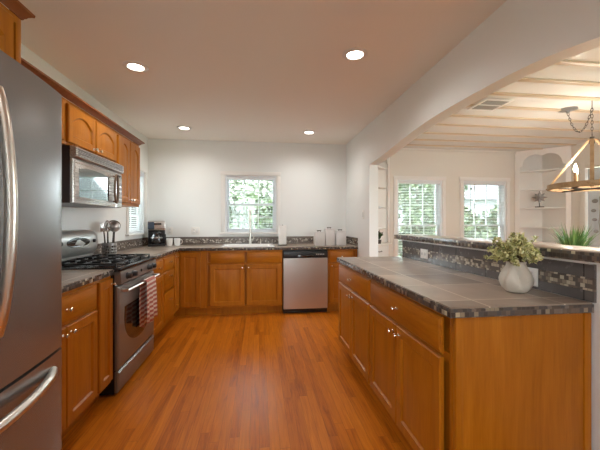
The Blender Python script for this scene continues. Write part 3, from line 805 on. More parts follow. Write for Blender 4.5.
counter('broad tiled peninsula countertop holding the vase of greenery', [(PX+0.008,PY+0.008),(XA-0.001,PY+0.008),(XA-0.001,3.012),(PX+0.008,3.012)],
        [(PX, PX+0.0075, PY, 3.012), (PX+0.0075, XA-0.001, PY, PY+0.0075), (PX+0.0075, XA-0.001, 3.0125, 3.02)])
# bar ledge
t = thing('bar_ledge', 'raised tiled bar ledge capping the half wall behind the peninsula', 'ledge')
g = G(); g.box(1.342, 1.60, 1.005, 3.055, 1.087, 1.130, 0.002); obj('slab', g, SLATE, t)
g = G(); g.box(1.334, 1.3415, 1.005, 3.062, 1.0865, 1.1255, 0.0015); g.box(1.3415, 1.60, 3.0555, 3.063, 1.0865, 1.1255, 0.0015); g.box(1.6005, 1.608, 1.005, 3.062, 1.0865, 1.1255, 0.0015); obj('mosaic_edge', g, MOSAIC, t)
g = G(); g.box(1.352, 1.3835, 1.165, 2.97, 1.075, 1.0862); obj('underside_trim', g, WALL, t, smooth=False)

# backsplashes
def splash(label, segs, z0, rows):
    t = thing('backsplash', label, 'backsplash', (0,0,0), 0, 'tiled backsplashes')
    z = z0
    for nm, h, m, th in rows:
        g = G()
        for axis, a0, a1, p, sg in segs:
            if axis == 'x': g.box(a0, a1, p, p - sg*th, z, z+h-0.0006)
            else: g.box(p, p - sg*th, a0, a1, z, z+h-0.0006)
        obj(nm, g, m, t, smooth=False); z += h
    return t
low = [('lower_tile', 0.024, SLATEW, 0.010), ('mosaic_band', 0.062, MOSAICD, 0.0095), ('upper_tile', 0.030, SLATEW, 0.010)]
splash('low mosaic backsplash along the long L-shaped counter', [('y', 3.256, YB-0.002, XW+0.001, -1), ('x', XW+0.012, XA-0.0125, YB-0.001, 1), ('y', 4.37, YB-0.002, XA-0.001, 1)], ZT+0.001, low)
splash('low mosaic backsplash behind the short counter by the refrigerator', [('y', 1.53, 2.446, XW+0.001, -1)], ZT+0.001, low)
splash('tall dark slate backsplash under the raised bar ledge', [('y', 1.166, 2.964, XA+0.011, 1)], ZT+0.001,
       [('lower_tile', 0.046, SLATEV, 0.010), ('mosaic_band', 0.055, MOSAICB, 0.0095), ('upper_tile', 0.058, SLATEV, 0.010)])

# ------------------------------------------------------------------ sink and faucet
t = thing('kitchen_sink', 'white drop-in sink below the window', 'sink')
def rr(x0, x1, y0, y1, r, z, n=5):
    pts = []
    for cx, cy, a0 in ((x1-r, y1-r, 0), (x0+r, y1-r, PI/2), (x0+r, y0+r, PI), (x1-r, y0+r, 1.5*PI)):
        for k in range(n+1):
            a = a0 + PI/2*k/n; pts.append((cx+r*math.cos(a), cy+r*math.sin(a), z))
    return pts
g = G(); q = 0.022
g.loft([rr(SX0-q, SX1+q, SY0-q, SY1+q, 0.05, ZT+0.0008), rr(SX0-q, SX1+q, SY0-q, SY1+q, 0.05, ZT+0.009), rr(SX0-q+0.006, SX1+q-0.006, SY0-q+0.006, SY1+q-0.006, 0.045, ZT+0.016),
        rr(SX0+0.012, SX1-0.012, SY0+0.012, SY1-0.012, 0.04, ZT+0.014), rr(SX0+0.02, SX1-0.02, SY0+0.02, SY1-0.02, 0.04, ZT+0.002),
        rr(SX0+0.03, SX1-0.03, SY0+0.03, SY1-0.03, 0.05, ZT-0.03)], False, False)
obj('rim', g, WHITEC, t)
g = G(); g.loft([rr(SX0+0.03, SX1-0.03, SY0+0.03, SY1-0.03, 0.05, ZT-0.031), rr(SX0+0.05, SX1-0.05, SY0+0.05, SY1-0.05, 0.05, ZT-0.035), rr(SX0+0.2, SX1-0.2, SY0+0.15, SY1-0.15, 0.04, ZT-0.036)], False, True)
obj('basin', g, WHITEC, t)
t = thing('faucet', 'tall nickel pull-down faucet standing behind the sink', 'faucet', (-0.135, 4.93, ZT+0.0005))
g = G(); g.lathe([(0.030,0),(0.030,0.008),(0.020,0.016),(0.018,0.07),(0.0165,0.10),(0.0155,0.24)], n=20); obj('base', g, NICKEL, t)
pts = [(0, 0, 0.24), (0, 0, 0.44)] + [(0, -0.075+0.075*math.cos(a), 0.44+0.075*math.sin(a)) for a in [PI*k/12 for k in range(1, 13)]] + [(0, -0.15, 0.40)]
g = G(); g.tube(pts, 0.0145, 14); obj('spout', g, NICKEL, t)
g = G(); g.cyl((0, -0.15, 0.3995), (0, -0.15, 0.29), 0.0165, 0.0185); obj('spray_head', g, NICKEL, t)
g = G(); g.tube([(0.017, 0, 0.075), (0.045, 0, 0.08), (0.055, -0.01, 0.13)], [0.011, 0.009, 0.006], 12); obj('handle', g, NICKEL, t)
t = thing('soap_dispenser', 'small nickel soap dispenser beside the sink faucet', 'dispenser', (0.02, 4.93, ZT+0.0005))
g = G(); g.lathe([(0.020,0),(0.020,0.006),(0.010,0.012),(0.009,0.05),(0.006,0.055),(0.006,0.075)], n=16); obj('base', g, NICKEL, t)
g = G(); g.tube([(0, 0.012, 0.0755), (0, -0.03, 0.081), (0, -0.06, 0.070)], [0.009, 0.007, 0.005], 10); obj('spout', g, NICKEL, t)

# ------------------------------------------------------------------ coffee maker, mugs, towel, canisters
t = thing('coffee_maker', 'black and steel drip coffee maker in the counter corner', 'coffee maker', (-1.435, 4.76, ZT+0.0005), 0.30)
g = G(); g.box(-0.11, 0.11, -0.11, 0.12, 0, 0.03, 0.008); obj('base', g, BLACKP, t)
g = G(); g.box(-0.11, 0.11, 0.03, 0.12, 0.0305, 0.355, 0.008); obj('water_tank', g, BLACKP, t)
g = G(); g.box(-0.11, 0.11, -0.09, 0.0295, 0.225, 0.35, 0.012); hd = obj('brew_head', g, STEELH, t)
g = G(); g.box(-0.112, -0.03, -0.095, 0.0, 0.235, 0.34, 0.006); obj('side_cover', g, new_mat('blue_tinted_plastic', (0.045,0.06,0.085), 0.2), hd)
g = G(); g.box(-0.06, 0.06, -0.0945, -0.0895, 0.30, 0.325, 0.001); obj('control_panel', g, BLACK, hd)
g = G(); g.lathe([(0.060,0.0),(0.072,0.02),(0.076,0.07),(0.066,0.11),(0.052,0.135),(0.054,0.150),(0.001,0.152)], (0,-0.035,0.031), 26); cr = obj('carafe', g, DGLASS, t)
g = G(); g.lathe([(0.056,0),(0.056,0.014),(0.03,0.022),(0.001,0.023)], (0,-0.035,0.1835), 22); obj('lid', g, BLACKP, cr)
g = G(); g.tube([(0.05,-0.055,0.165),(0.11,-0.09,0.165),(0.115,-0.09,0.10),(0.066,-0.06,0.065)], 0.008, 10); obj('handle', g, BLACKP, cr)
g = G(); g.lathe([(0.073,0),(0.0755,0.008),(0.073,0.012)], (0,-0.035,0.112), 26); obj('band', g, STEELH, cr)

def mug(label, x, y, rz):
    t = thing('mug', label, 'mug', (x, y, ZT+0.0005), rz, 'white mugs by the coffee maker')
    g = G(); g.loft([[(r*math.cos(2*PI*k/26), r*math.sin(2*PI*k/26), h) for k in range(26)] for r, h in ((0.030,0),(0.036,0.003),(0.041,0.05),(0.044,0.11),(0.041,0.111),(0.037,0.05),(0.030,0.008),(0.001,0.007))])
    b = obj('cup', g, WHITEC, t)
    g = G(); g.tube([(0.039,0,0.088),(0.062,0,0.092),(0.072,0,0.07),(0.066,0,0.042),(0.037,0,0.026)], 0.0052, 10); obj('handle', g, WHITEC, t)
mug('white mug close beside the coffee maker', -1.245, 4.70, 2.4)
mug('white mug with its handle turned to the sink', -1.145, 4.71, -0.1)

t = thing('paper_towel_holder', 'upright paper towel roll on a dark stand beside the sink', 'paper towel', (0.337, 4.68, ZT+0.0005))
g = G(); g.lathe([(0.072,0),(0.072,0.010),(0.066,0.014),(0.001,0.014)], n=28); obj('base', g, DARKMETAL, t)
g = G(); g.cyl((0,0,0.014), (0,0,0.298), 0.007); obj('post', g, DARKMETAL, t)
g = G(); g.loft([[(r*math.cos(2*PI*k/28), r*math.sin(2*PI*k/28), h) for k in range(28)] for r, h in ((0.02,0.0145),(0.056,0.0145),(0.058,0.02),(0.058,0.285),(0.056,0.29),(0.02,0.29),(0.02,0.0146))], False, False); obj('roll', g, PAPER, t)

def canister(label, x, y, w, h):
    t = thing('canister', label, 'canister', (x, y, ZT+0.0005), 0.05, 'white lidded canisters')
    g = G(); g.box(-w/2, w/2, -w/2, w/2, 0, h, 0.008); obj('jar', g, CANIS, t)
    g = G(); g.box(-w/2+0.004, w/2-0.004, -w/2+0.004, w/2-0.004, h+0.0005, h+0.018, 0.005); ld = obj('lid', g, CANIS, t)
    g = G(); g.box(-0.032, 0.032, -0.008, 0.008, h+0.028, h+0.040, 0.003); g.cyl((-0.018,0,h+0.0185), (-0.018,0,h+0.03), 0.005); g.cyl((0.018,0,h+0.0185), (0.018,0,h+0.03), 0.005); obj('handle', g, DARKMETAL, ld)
canister('white canister with dark handle, the one closest to the paper towel roll', 0.862, 4.60, 0.138, 0.180)
canister('tallest white canister with dark handle, middle of the three', 1.010, 4.60, 0.138, 0.225)
canister('white canister with dark handle closest to the arched wall', 1.172, 4.60, 0.146, 0.192)

# utensil caddy with tools
UX, UY = -1.47, 3.40
t = thing('utensil_caddy', 'openwork metal caddy on the counter behind the range', 'caddy', (UX, UY, ZT+0.0005))
g = G(); g.lathe([(0.060,0),(0.062,0.005),(0.001,0.006)], n=24); obj('tray', g, GREYMETAL, t)
g = G()
for z0, z1 in ((0.006, 0.030), (0.046, 0.058), (0.074, 0.086), (0.104, 0.132)):
    g.loft([[(r*math.cos(2*PI*k/28), r*math.sin(2*PI*k/28), z) for k in range(28)] for r, z in ((0.062,z0),(0.062,z1),(0.0605,z1),(0.0605,z0),(0.062,z0))], False, False)
for k in range(16):
    a = 2*PI*k/16; g.cyl((0.060*math.cos(a), 0.060*math.sin(a), 0.004), (0.060*math.cos(a+0.3), 0.060*math.sin(a+0.3), 0.13), 0.0035, n=6)
obj('basket', g, GREYMETAL, t)
def tool(name, label, dx, dy, lean, rz, head):
    t = thing(name, label, 'utensil', (UX+dx, UY+dy, ZT+0.0085), rz, 'kitchen tools in the caddy')
    t.rotation_euler = (lean[0], lean[1], rz)
    g = G(); g.tube([(0,0,0.002),(0,0,0.09),(0,0,0.24)], [0.008,0.009,0.005], 10); obj('handle', g, DARKMETAL, t)
    head(t)
def ladle(t):
    g = G(); pr = [(0.001,-0.044),(0.024,-0.040),(0.043,-0.026),(0.053,-0.005),(0.055,0.010),(0.050,0.007),(0.041,-0.022),(0.022,-0.035),(0.001,-0.038)]
    g.lathe(pr, (0,0,0), 22, 'y')
    for v in g.bm.verts: v.co = Vector((v.co.x, v.co.y, v.co.z + 0.284))
    obj('bowl', g, STEEL, t)
def whisk(t):
    g = G()
    for k in range(6):
        a = PI*k/6; pts = []
        for j in range(25):
            b = PI*2*j/16; r = 0.044*math.sin(b)*(0.75+0.25*math.cos(b)); pts.append((r*math.cos(a), r*math.sin(a), 0.295 - 0.055*math.cos(b)))
        g.tube(pts, 0.0026, 6, caps=False)
    obj('wires', g, STEEL, t)
def skimmer(t):
    g = G()
    for r in (0.014, 0.028, 0.042, 0.058): g.ring((0, 0, 0.298), r, r*0.9, 0.0028 if r < 0.05 else 0.006, 24, 6, 'xz')
    for k in range(6):
        a = PI*k/6; g.cyl((-0.05*math.cos(a), 0, 0.294-0.045*math.sin(a)), (0.05*math.cos(a), 0, 0.294+0.045*math.sin(a)), 0.0018, n=6)
    obj('mesh_disc', g, TANMETAL, t)
def spatula(t):
    g = G(); g.box(-0.032, 0.032, -0.002, 0.002, 0.238, 0.325, 0.0015); obj('blade', g, STEEL, t)
tool('whisk', 'wire whisk leaning towards the range in the utensil caddy', 0.0, -0.030, (0.16, 0.02), 0.2, whisk)
tool('ladle', 'steel soup ladle standing in the middle of the utensil caddy', 0.032, 0.0, (-0.02, 0.10), 1.2, ladle)
tool('skimmer', 'round bronze wire skimmer leaning out of the utensil caddy', 0.012, 0.034, (-0.20, 0.06), 0.5, skimmer)
tool('spatula', 'flat metal spatula at the back of the utensil caddy', -0.032, 0.006, (0.0, -0.10), 0.9, spatula)

# ------------------------------------------------------------------ outlets and switch
def plate(name, label, cat, loc, rz, w, h, slots, group=None):
    t = thing(name, label, cat, loc, rz, group)
    g = G(); g.box(-w/2, w/2, -0.006, -0.0005, -h/2, h/2, 0.0025); obj('cover_plate', g, PLATE, t)
    for kind, x, z in slots:
        if kind == 's':
            g = G(); g.box(x-0.017, x+0.017, -0.0085, -0.0062, z-0.033, z+0.033, 0.001); obj('rocker', g, WHITEC, t)
        else:
            g = G(); g.box(x-0.017, x+0.017, -0.0078, -0.0062, z-0.014, z+0.014, 0.0007); s = obj('socket', g, WHITEC, t)
            g = G(); g.box(x-0.008, x-0.006, -0.0084, -0.0079, z-0.004, z+0.006); g.box(x+0.006, x+0.008, -0.0084, -0.0079, z-0.004, z+0.006); g.box(x-0.002, x+0.002, -0.0084, -0.0079, z-0.010, z-0.006); obj('slot', g, SLOT, s, smooth=False)
plate('wall_outlet', 'white outlet plate on the wall above the two mugs', 'outlet', (-1.315, YB, 1.125), 0, 0.075, 0.115, [('o',0,0.022),('o',0,-0.022)], 'white wall plates')
plate('wall_outlet', 'wide white outlet plate on the wall between the mugs and the sink', 'outlet', (-0.95, YB, 1.122), 0, 0.118, 0.115, [('o',-0.023,0.022),('o',-0.023,-0.022),('s',0.025,0)], 'white wall plates')
plate('light_switch', 'white light switch on the wall beside the archway', 'switch', (XA, 4.13, 1.35), -R90, 0.075, 0.118, [('s',0,0)], 'white wall plates')
plate('wall_outlet', 'white outlet in the dark backsplash near the passage end', 'outlet', (XA+0.0015, 2.545, 0.985), -R90, 0.118, 0.078, [('o',-0.024,0),('o',0.024,0)], 'white wall plates')
plate('wall_outlet', 'white outlet in the dark backsplash beside the vase', 'outlet', (XA+0.0015, 1.472, 0.973), -R90, 0.075, 0.090, [('o',0,0.021),('o',0,-0.021)], 'white wall plates')

# ------------------------------------------------------------------ vase and greenery
VX, VY = 1.226, 1.405
t = thing('vase', 'squat ivory pottery vase with folded sides on the peninsula', 'vase', (VX, VY, ZT+0.0005))
prof = [(0.028,0.0),(0.046,0.003),(0.064,0.020),(0.075,0.044),(0.077,0.064),(0.070,0.086),(0.058,0.106),(0.047,0.122),(0.043,0.135),(0.046,0.145),(0.042,0.146),(0.037,0.135),(0.040,0.12),(0.040,0.09),(0.001,0.088)]
L = []
for i, (r, h) in enumerate(prof):
    row = []
    for k in range(72):
        a = 2*PI*k/72; f = 1.0
        if 2 <= i <= 9:
            e_ = math.sin(PI*min(1, h/0.145))
            wrap = lambda q: (q + PI) % (2*PI) - PI
            f -= 0.27*e_*math.exp(-(wrap(a + 2.29 - 0.10 - (0.09-h)*6)/0.20)**2)
            f += 0.12*e_*math.exp(-(wrap(a + 2.29 - 0.50 - (0.09-h)*5)/0.17)**2)
            f -= 0.17*e_*math.exp(-(wrap(a + 2.29 + 0.75 + (0.09-h)*5)/0.18)**2)
            f += 0.08*e_*math.exp(-(wrap(a + 2.29 + 0.45 + (0.09-h)*5)/0.17)**2)
            f += 0.025*math.sin(3*a+1)
        row.append((r*f*0.93*math.cos(a), r*f*0.93*math.sin(a), h))
    L.append(row)
obj('body', G().loft(L), CERAMIC, t)
t = thing('greenery_bouquet', 'bushy yellow-green artificial greenery filling the ivory vase', 'plant', (VX, VY, ZT+0.0895))
rng = random.Random(3)
gs, gl = G(), G()
def leaf(g, p, d, L, w, rng, curl=0.15):
    d = Vector(d).normalized(); s = d.cross(Vector((rng.uniform(-1,1), rng.uniform(-1,1), rng.uniform(-1,1))))
    if s.length < 1e-3: s = Vector((1,0,0))
    s.normalize(); n = s.cross(d)
    p = Vector(p)
    a = p; m1 = p + d*L*0.45 + n*L*curl; b = p + d*L
    l, r = m1 + s*w, m1 - s*w
    va, vl, vr, vb = (g._v(q) for q in (a, l, r, b)); vc = g._v(m1 - n*L*0.08)
    g.face((va, vl, vc)); g.face((va, vc, vr)); g.face((vl, vb, vc)); g.face((vc, vb, vr))
for i in range(96):
    a = rng.uniform(0, 2*PI); el = rng.uniform(-0.12, 1.5)
    R = rng.uniform(0.075, 0.142)*(0.80 if math.cos(a) > 0.55 else 1.0)
    tip = Vector((R*math.cos(a)*math.cos(el)*0.98, R*math.sin(a)*math.cos(el)*0.98, 0.065 + R*0.92*math.sin(el)))
    st = Vector((0.014*math.cos(a), 0.014*math.sin(a), 0.002))
    mid = Vector((0.024*math.cos(a), 0.024*math.sin(a), 0.068)).lerp(tip, 0.25)
    gs.tube([st, mid, tip], [0.0014, 0.0012, 0.0008], 5)
    for j in range(25):
        u = rng.uniform(0.25, 1.05); p = mid.lerp(tip, u)
        if p.z < 0.055 and math.hypot(p.x, p.y) < 0.05: continue
        dv = Vector((rng.gauss(0,1), rng.gauss(0,1), rng.gauss(0.35,0.8))).normalized() + (tip-mid).normalized()*0.5
        leaf(gl, p, dv, rng.uniform(0.014, 0.024), rng.uniform(0.005, 0.009), rng)
obj('stems', gs, STEM, t); obj('foliage', gl, LEAFBOX, t, smooth=False)

# ------------------------------------------------------------------ recessed ceiling lamps
CANS = [((-0.972, 2.70), 'recessed ceiling lamp nearest the wall cabinets, above the range side'), ((0.70, 2.30), 'recessed ceiling lamp above the peninsula side of the floor'),
        ((-0.972, 4.37), 'recessed ceiling lamp near the tall wall cabinet and window wall'), ((0.68, 4.37), 'recessed ceiling lamp near the canister corner and arched wall'),
        ((-0.30, 0.20), 'added unseen ceiling lamp for fill light, in front of the refrigerator'),  # this and the rear pair are unseen lamps added for fill
        ((-0.95, -1.5), 'added unseen ceiling lamp for fill light by the rear wall, refrigerator side'), ((0.70, -1.5), 'added unseen ceiling lamp for fill light by the rear wall, dining side')]
proto = None
for (x, y), lab in CANS:
    if proto is None:
        t = thing('ceiling_lamp', lab, 'ceiling lamp', (x, y, ZC), 0, 'recessed ceiling lamps')
        g = G(); g.loft([[(r*math.cos(2*PI*k/32), r*math.sin(2*PI*k/32), h) for k in range(32)] for r, h in ((0.058,-0.0008),(0.094,-0.0008),(0.094,-0.003),(0.086,-0.009),(0.062,-0.011),(0.058,-0.006),(0.058,-0.001))], False, False)
        obj('trim_ring', g, TRIM, t)
        g = G(); g.lathe([(0.057,-0.001),(0.057,-0.004),(0.04,-0.0075),(0.001,-0.009)], n=28); obj('lens', g, LAMPGLOW, t)
        ld = bpy.data.lights.new('lamp_light', 'SPOT'); ld.energy = CAN_POWER; ld.color = CAN_COLOR; ld.spot_size = 2.9; ld.spot_blend = 0.9; ld.shadow_soft_size = 0.06
        lo = bpy.data.objects.new('lamp_light', ld); COL.objects.link(lo); lo.parent = t; lo.location = (0, 0, -0.03)
        proto = t
    else:
        t = dup(proto); t.location = (x, y, ZC); t['label'] = lab

# ------------------------------------------------------------------ dining room
# corner cabinets: front along local x (0..W) looking towards -y, apex of the corner at (W/2, W/2)
def hutch(label, loc, rz, Wd):
    t = thing('corner_cabinet', label, 'cabinet', loc, rz, 'white built-in corner cabinets')
    st = 0.085; zt = ZD - 0.004; k0 = 0.012
    g = G(); n = 40
    x0, x1 = st, Wd-st; zs = 2.185; zt2 = 2.372
    g.box(0.016, st, 0, 0.02, 0.93, zt, 0.002); g.box(Wd-st, Wd-0.016, 0, 0.02, 0.93, zt, 0.002)
    lo = []
    for k in range(n+1):
        u = k/n; x = x0+(x1-x0)*u; s = abs(2*u-1)
        if s > 0.86: z = zs
        elif s < 0.07: z = zt2-0.045+0.43*s
        else: z = zs + 0.02 + (zt2-zs-0.02)*math.sqrt(max(0, 1-((s-0.30)/0.56)**2)) if s > 0.30 else zt2 - 0.03*((0.30-s)/0.23)**3
        lo.append((x, z))
    g.loft([[(x, 0.0, zt) for x, z in lo], [(x, 0.0, z) for x, z in lo], [(x, 0.02, z) for x, z in lo], [(x, 0.02, zt) for x, z in lo]], False, False, closed=False)
    obj('face_frame', g, HUTCH, t)
    h = Wd/2
    g = G()                                     # two back boards
    e = 0.022
    g.loft([[(e*1.5,0.021,z), (h,h-e*1.5+0.0,z), (h,h-e*1.5-0.02,z), (e*1.5+0.022,0.021,z)] for z in (0.93, zt)])
    g.loft([[(Wd-e*1.5,0.021,z), (h,h-e*1.5,z), (h,h-e*1.5-0.02,z), (Wd-e*1.5-0.022,0.021,z)] for z in (0.93, zt)])
    obj('back', g, HUTCH, t, smooth=False)
    for z in (2.115, 1.805, 1.495, 1.165):
        g = G(); pts = [(0.062,0.022), (Wd-0.062,0.022), (h+0.02, h-0.075), (h-0.02, h-0.075)]
        g.prism(pts, 'z', z-0.018, z); obj('shelf', g, HUTCH, t)
    g = G(); g.prism([(0.03,0.015),(Wd-0.03,0.015),(h,h-0.035)], 'z', 0.0, 0.90); obj('base', g, HUTCH, t, smooth=False)
    g = G(); g.box(0.012, Wd-0.012, -0.03, 0.015, 0.9005, 0.925, 0.004); g.prism([(0.03,0.0155),(Wd-0.03,0.0155),(h,h-0.035)], 'z', 0.9005, 0.925); obj('counter', g, HUTCH, t)
    for a, b in ((0.07, h-0.004), (h+0.004, Wd-0.07)):
        d = obj('door', door_shape(a, b, 0.10, 0.70, -0.006, 0.02, 0.05), HUTCH, t); knob(d, b-0.03 if a < h*0.5 else a+0.03, 0.55, -0.006, DARKMETAL)
    d = obj('drawer', slab_shape(0.07, Wd-0.07, 0.725, 0.885, -0.006, 0.02), HUTCH, t)
    g = G(); g.tube([(h-0.06,-0.006,0.81),(h-0.05,-0.026,0.806),(h+0.05,-0.026,0.806),(h+0.06,-0.006,0.81)], 0.005, 8); obj('handle', g, DARKMETAL, d)
    return t
LR = 0.545
hutch('white built-in corner cabinet with scalloped top behind the chandelier', (XD-LR-0.005, YB-0.003, 0), -PI/4, LR*math.sqrt(2))
LL = 0.62
hutch('white built-in corner shelf unit seen through the passage beside the arch', (XA+TA+0.003, YB-LL-0.005, 0), PI/4, LL*math.sqrt(2))

# star ornament on the corner cabinet shelf
SXx, SYy, SZ = XD-LR/2+0.005, YB-LR/2+0.05, 1.4955
t = thing('star_ornament', 'dark metal star on a small stand on the corner cabinet shelf', 'ornament', (SXx, SYy, SZ), -PI/4)
g = G(); g.box(-0.062, 0.062, -0.022, 0.022, 0, 0.016, 0.003); g.cyl((0,0,0.016), (0,0,0.075), 0.008); obj('stand', g, DARKMETAL, t)
g = G(); n = 8; front, back = [], []
pts = []
for k in range(2*n):
    a = PI/2 + PI*k/n; r = 0.112 if k % 4 == 0 else (0.098 if k % 2 == 0 else 0.055)
    pts.append((r*math.cos(a), 0.165 + r*math.sin(a)))
vs = [g._v((x, 0, z)) for x, z in pts]; cf, cb = g._v((0,-0.018,0.165)), g._v((0,0.018,0.165))
for k in range(2*n):
    g.face((vs[k], vs[(k+1) % (2*n)], cf)); g.face((vs[(k+1) % (2*n)], vs[k], cb))
obj('star', g, GREYMETAL, t, smooth=False)

# small dark plant in the other corner unit
t = thing('potted_plant', 'small dark-leaved plant on the narrow shelf unit counter', 'plant', (XA+TA+0.300, YB-0.335, 0.926))
g = G(); g.lathe([(0.025,0),(0.032,0.002),(0.042,0.06),(0.038,0.061),(0.001,0.055)], n=20); obj('pot', g, new_mat('dark_pot', (0.05,0.045,0.04), 0.5), t)
g = G(); rng = random.Random(8)
for k in range(40):
    a = rng.uniform(0, 2*PI); p = Vector((rng.uniform(-0.02,0.02), rng.uniform(-0.02,0.02), 0.056+rng.uniform(0,0.08)))
    leaf(g, p, (math.cos(a), math.sin(a), rng.uniform(0.2,1.4)), rng.uniform(0.06,0.10), 0.018, rng)
obj('foliage', g, LEAFDARK, t, smooth=False)

# chandelier
CX, CY = 3.235, 2.77
vdir = math.atan2(CY, CX)                      # direction from the camera
t = thing('chandelier', 'wooden ring chandelier with straps, chain and candle lamps', 'chandelier', (CX, CY, 0), vdir)
ZR, RR = 1.605, 0.352
g = G(); g.loft([[(r*math.cos(2*PI*k/64), r*math.sin(2*PI*k/64), ZR+h) for k in range(64)] for r, h in ((RR,-0.026),(RR,0.026),(RR-0.028,0.026),(RR-0.028,-0.026),(RR,-0.0261))], False, False); obj('ring', g, OAKRING, t)
g = G(); g.cyl((0,0,2.02), (0,0,2.085), 0.022, 0.018); g.ring((0,0,2.10), 0.016, 0.016, 0.004, 18, 6, 'xz'); obj('hub', g, DARKMETAL, t)
for k in range(4):
    a = PI/2*k; u = Vector((math.cos(a), math.sin(a), 0)); s = Vector((-math.sin(a), math.cos(a), 0))
    p0 = u*0.02 + Vector((0,0,2.06)); p1 = u*(RR+0.004) + Vector((0,0,ZR-0.02))
    d = (p1-p0).normalized(); nrm = d.cross(s)
    g = G(); g.loft([[p + s*a_*0.015 + nrm*b_*0.008 for a_, b_ in ((-1,-1),(1,-1),(1,1),(-1,1))] for p in (p0, p1)]); obj('strap', g, OAKRING, t, smooth=False)
g = G()
for a in (PI/4, 3*PI/4):
    c_, s_ = math.cos(a), math.sin(a); g.tube([(-RR*0.96*c_, -RR*0.96*s_, ZR-0.0265), (RR*0.96*c_, RR*0.96*s_, ZR-0.0265)], 0.0085, 8)
obj('cross_bar', g, DARKMETAL, t)
for k in range(4):
    a = PI/4 + PI/2*k; x, y = 0.17*math.cos(a), 0.17*math.sin(a)
    g = G(); g.lathe([(0.012,0),(0.030,0.006),(0.032,0.012),(0.014,0.014)], (x,y,ZR-0.0195), 16); cup = obj('candle_cup', g, DARKMETAL, t)
    g = G(); g.cyl((x,y,ZR-0.004), (x,y,ZR+0.135), 0.0135, n=14); cd = obj('candle_sleeve', g, OAKRING, cup)
    g = G(); g.lathe([(0.008,0.0),(0.016,0.018),(0.0175,0.03),(0.012,0.055),(0.003,0.078),(0.0005,0.08)], (x,y,ZR+0.136), 14); obj('bulb', g, BULB, cup)
    ld = bpy.data.lights.new('candle_light', 'POINT'); ld.energy = 3.0; ld.color = (1.0,0.90,0.76); ld.shadow_soft_size = 0.02
    lo = bpy.data.objects.new('candle_light', ld); COL.objects.link(lo); lo.parent = cup; lo.location = (x, y, ZR+0.24)
# hook, swag chain and canopy
def to_local(p): return Matrix.Rotation(-vdir, 4, 'Z') @ (Vector(p) - Vector((CX, CY, 0)))
can = to_local((3.262, 3.045, ZD)); 
g = G(); g.lathe([(0.085,-0.0005),(0.085,-0.012),(0.055,-0.022),(0.016,-0.026),(0.014,-0.045),(0.001,-0.047)], tuple(can), 26); obj('canopy', g, GREYMETAL, t)
g = G(); g.tube([(0,0,ZD-0.001),(0,0,ZD-0.05),(0.012,0,ZD-0.075),(0,0,ZD-0.095),(-0.012,0,ZD-0.08)], 0.0035, 8); obj('hook', g, DARKMETAL, t)
def chain(pts, name):
    g = G(); L = [Vector(p) for p in pts]
    ds = [0]
    for a, b in zip(L, L[1:]): ds.append(ds[-1] + (b-a).length)
    n = max(2, int(ds[-1]/0.030)); 
    def at(s):
        for i in range(len(ds)-1):
            if s <= ds[i+1]: return L[i].lerp(L[i+1], (s-ds[i])/(ds[i+1]-ds[i]))
        return L[-1]
    for i in range(n):
        c0, c1 = at(ds[-1]*i/n), at(ds[-1]*(i+1)/n); c_ = (c0+c1)/2; d = (c1-c0).normalized()
        side = d.cross(Vector((0,0,1)) if abs(d.z) < 0.8 else Vector((1,0,0))).normalized()
        if i % 2: side = d.cross(side).normalized()
        hl = (c1-c0).length*0.66
        g.tube([c_ + d*hl*math.cos(2*PI*k/12) + side*0.0085*math.sin(2*PI*k/12) for k in range(13)], 0.0024, 6, caps=False)
    obj(name, g, DARKMETAL, t)
hk = Vector((0, 0, ZD-0.09)); cb = can + Vector((0,0,-0.045))
sw = []
for k in range(15):
    u = k/14; p = cb.lerp(hk + Vector((0,0,-0.005)), u); p.z -= 0.215*4*u*(1-u)*(1.0); sw.append(p)
chain(sw, 'swag_chain')
chain([hk, (0, 0, 2.118)], 'chain')

# ceiling vent register
t = thing('ceiling_vent', 'white rectangular air vent in the planked dining ceiling', 'vent', (2.32, 3.0, ZD-0.017), 0)
g = G(); a, b = 0.15, 0.15
g.box(-a, a, -b, -b+0.03, -0.006, 0.0005, 0.002); g.box(-a, a, b-0.03, b, -0.006, 0.0005, 0.002); g.box(-a, -a+0.03, -b+0.03, b-0.03, -0.006, 0.0005, 0.002); g.box(a-0.03, a, -b+0.03, b-0.03, -0.006, 0.0005, 0.002); g.box(-a+0.03, a-0.03, -0.008, 0.008, -0.006, 0.0005)
obj('frame', g, TRIM, t)
g = G()
for k in range(11):
    y = -b+0.042+k*0.0216
    if abs(y) > 0.012: g.box(-a+0.03, a-0.03, y-0.004, y+0.004, -0.005, 0.0)
obj('louvers', g, new_mat('grey_louver', (0.36,0.34,0.31), 0.5), t)

# leaf spray hanging on the dining door
t = thing('metal_leaf_spray', 'grey metal spray of leaves hanging beside the chandelier', 'wall decor', (XD-0.004, 4.05, 0))
g = G(); g.tube([(0, 0.0, 1.62), (-0.012, -0.02, 1.45), (-0.012, 0.0, 1.25), (-0.012, -0.03, 1.05)], 0.006, 8); obj('stem', g, GREYMETAL, t)
for k, (y, z, s) in enumerate(((0.055,1.56,0.075), (-0.09,1.50,0.08), (0.075,1.42,0.06), (0.06,1.29,0.06), (-0.09,1.33,0.07), (0.04,1.12,0.06), (-0.1,1.16,0.06))):
    g = G(); g.sphere((-0.014, y, z), s*0.62, 10, (0.12, 1.0, 0.62)); obj('leaf', g, GREYMETAL, t)
# its hanger reaches the door face
g = G(); g.cyl((0.022, 0, 1.60), (-0.012, 0, 1.60), 0.004, n=8); obj('hanger', g, GREYMETAL, t)

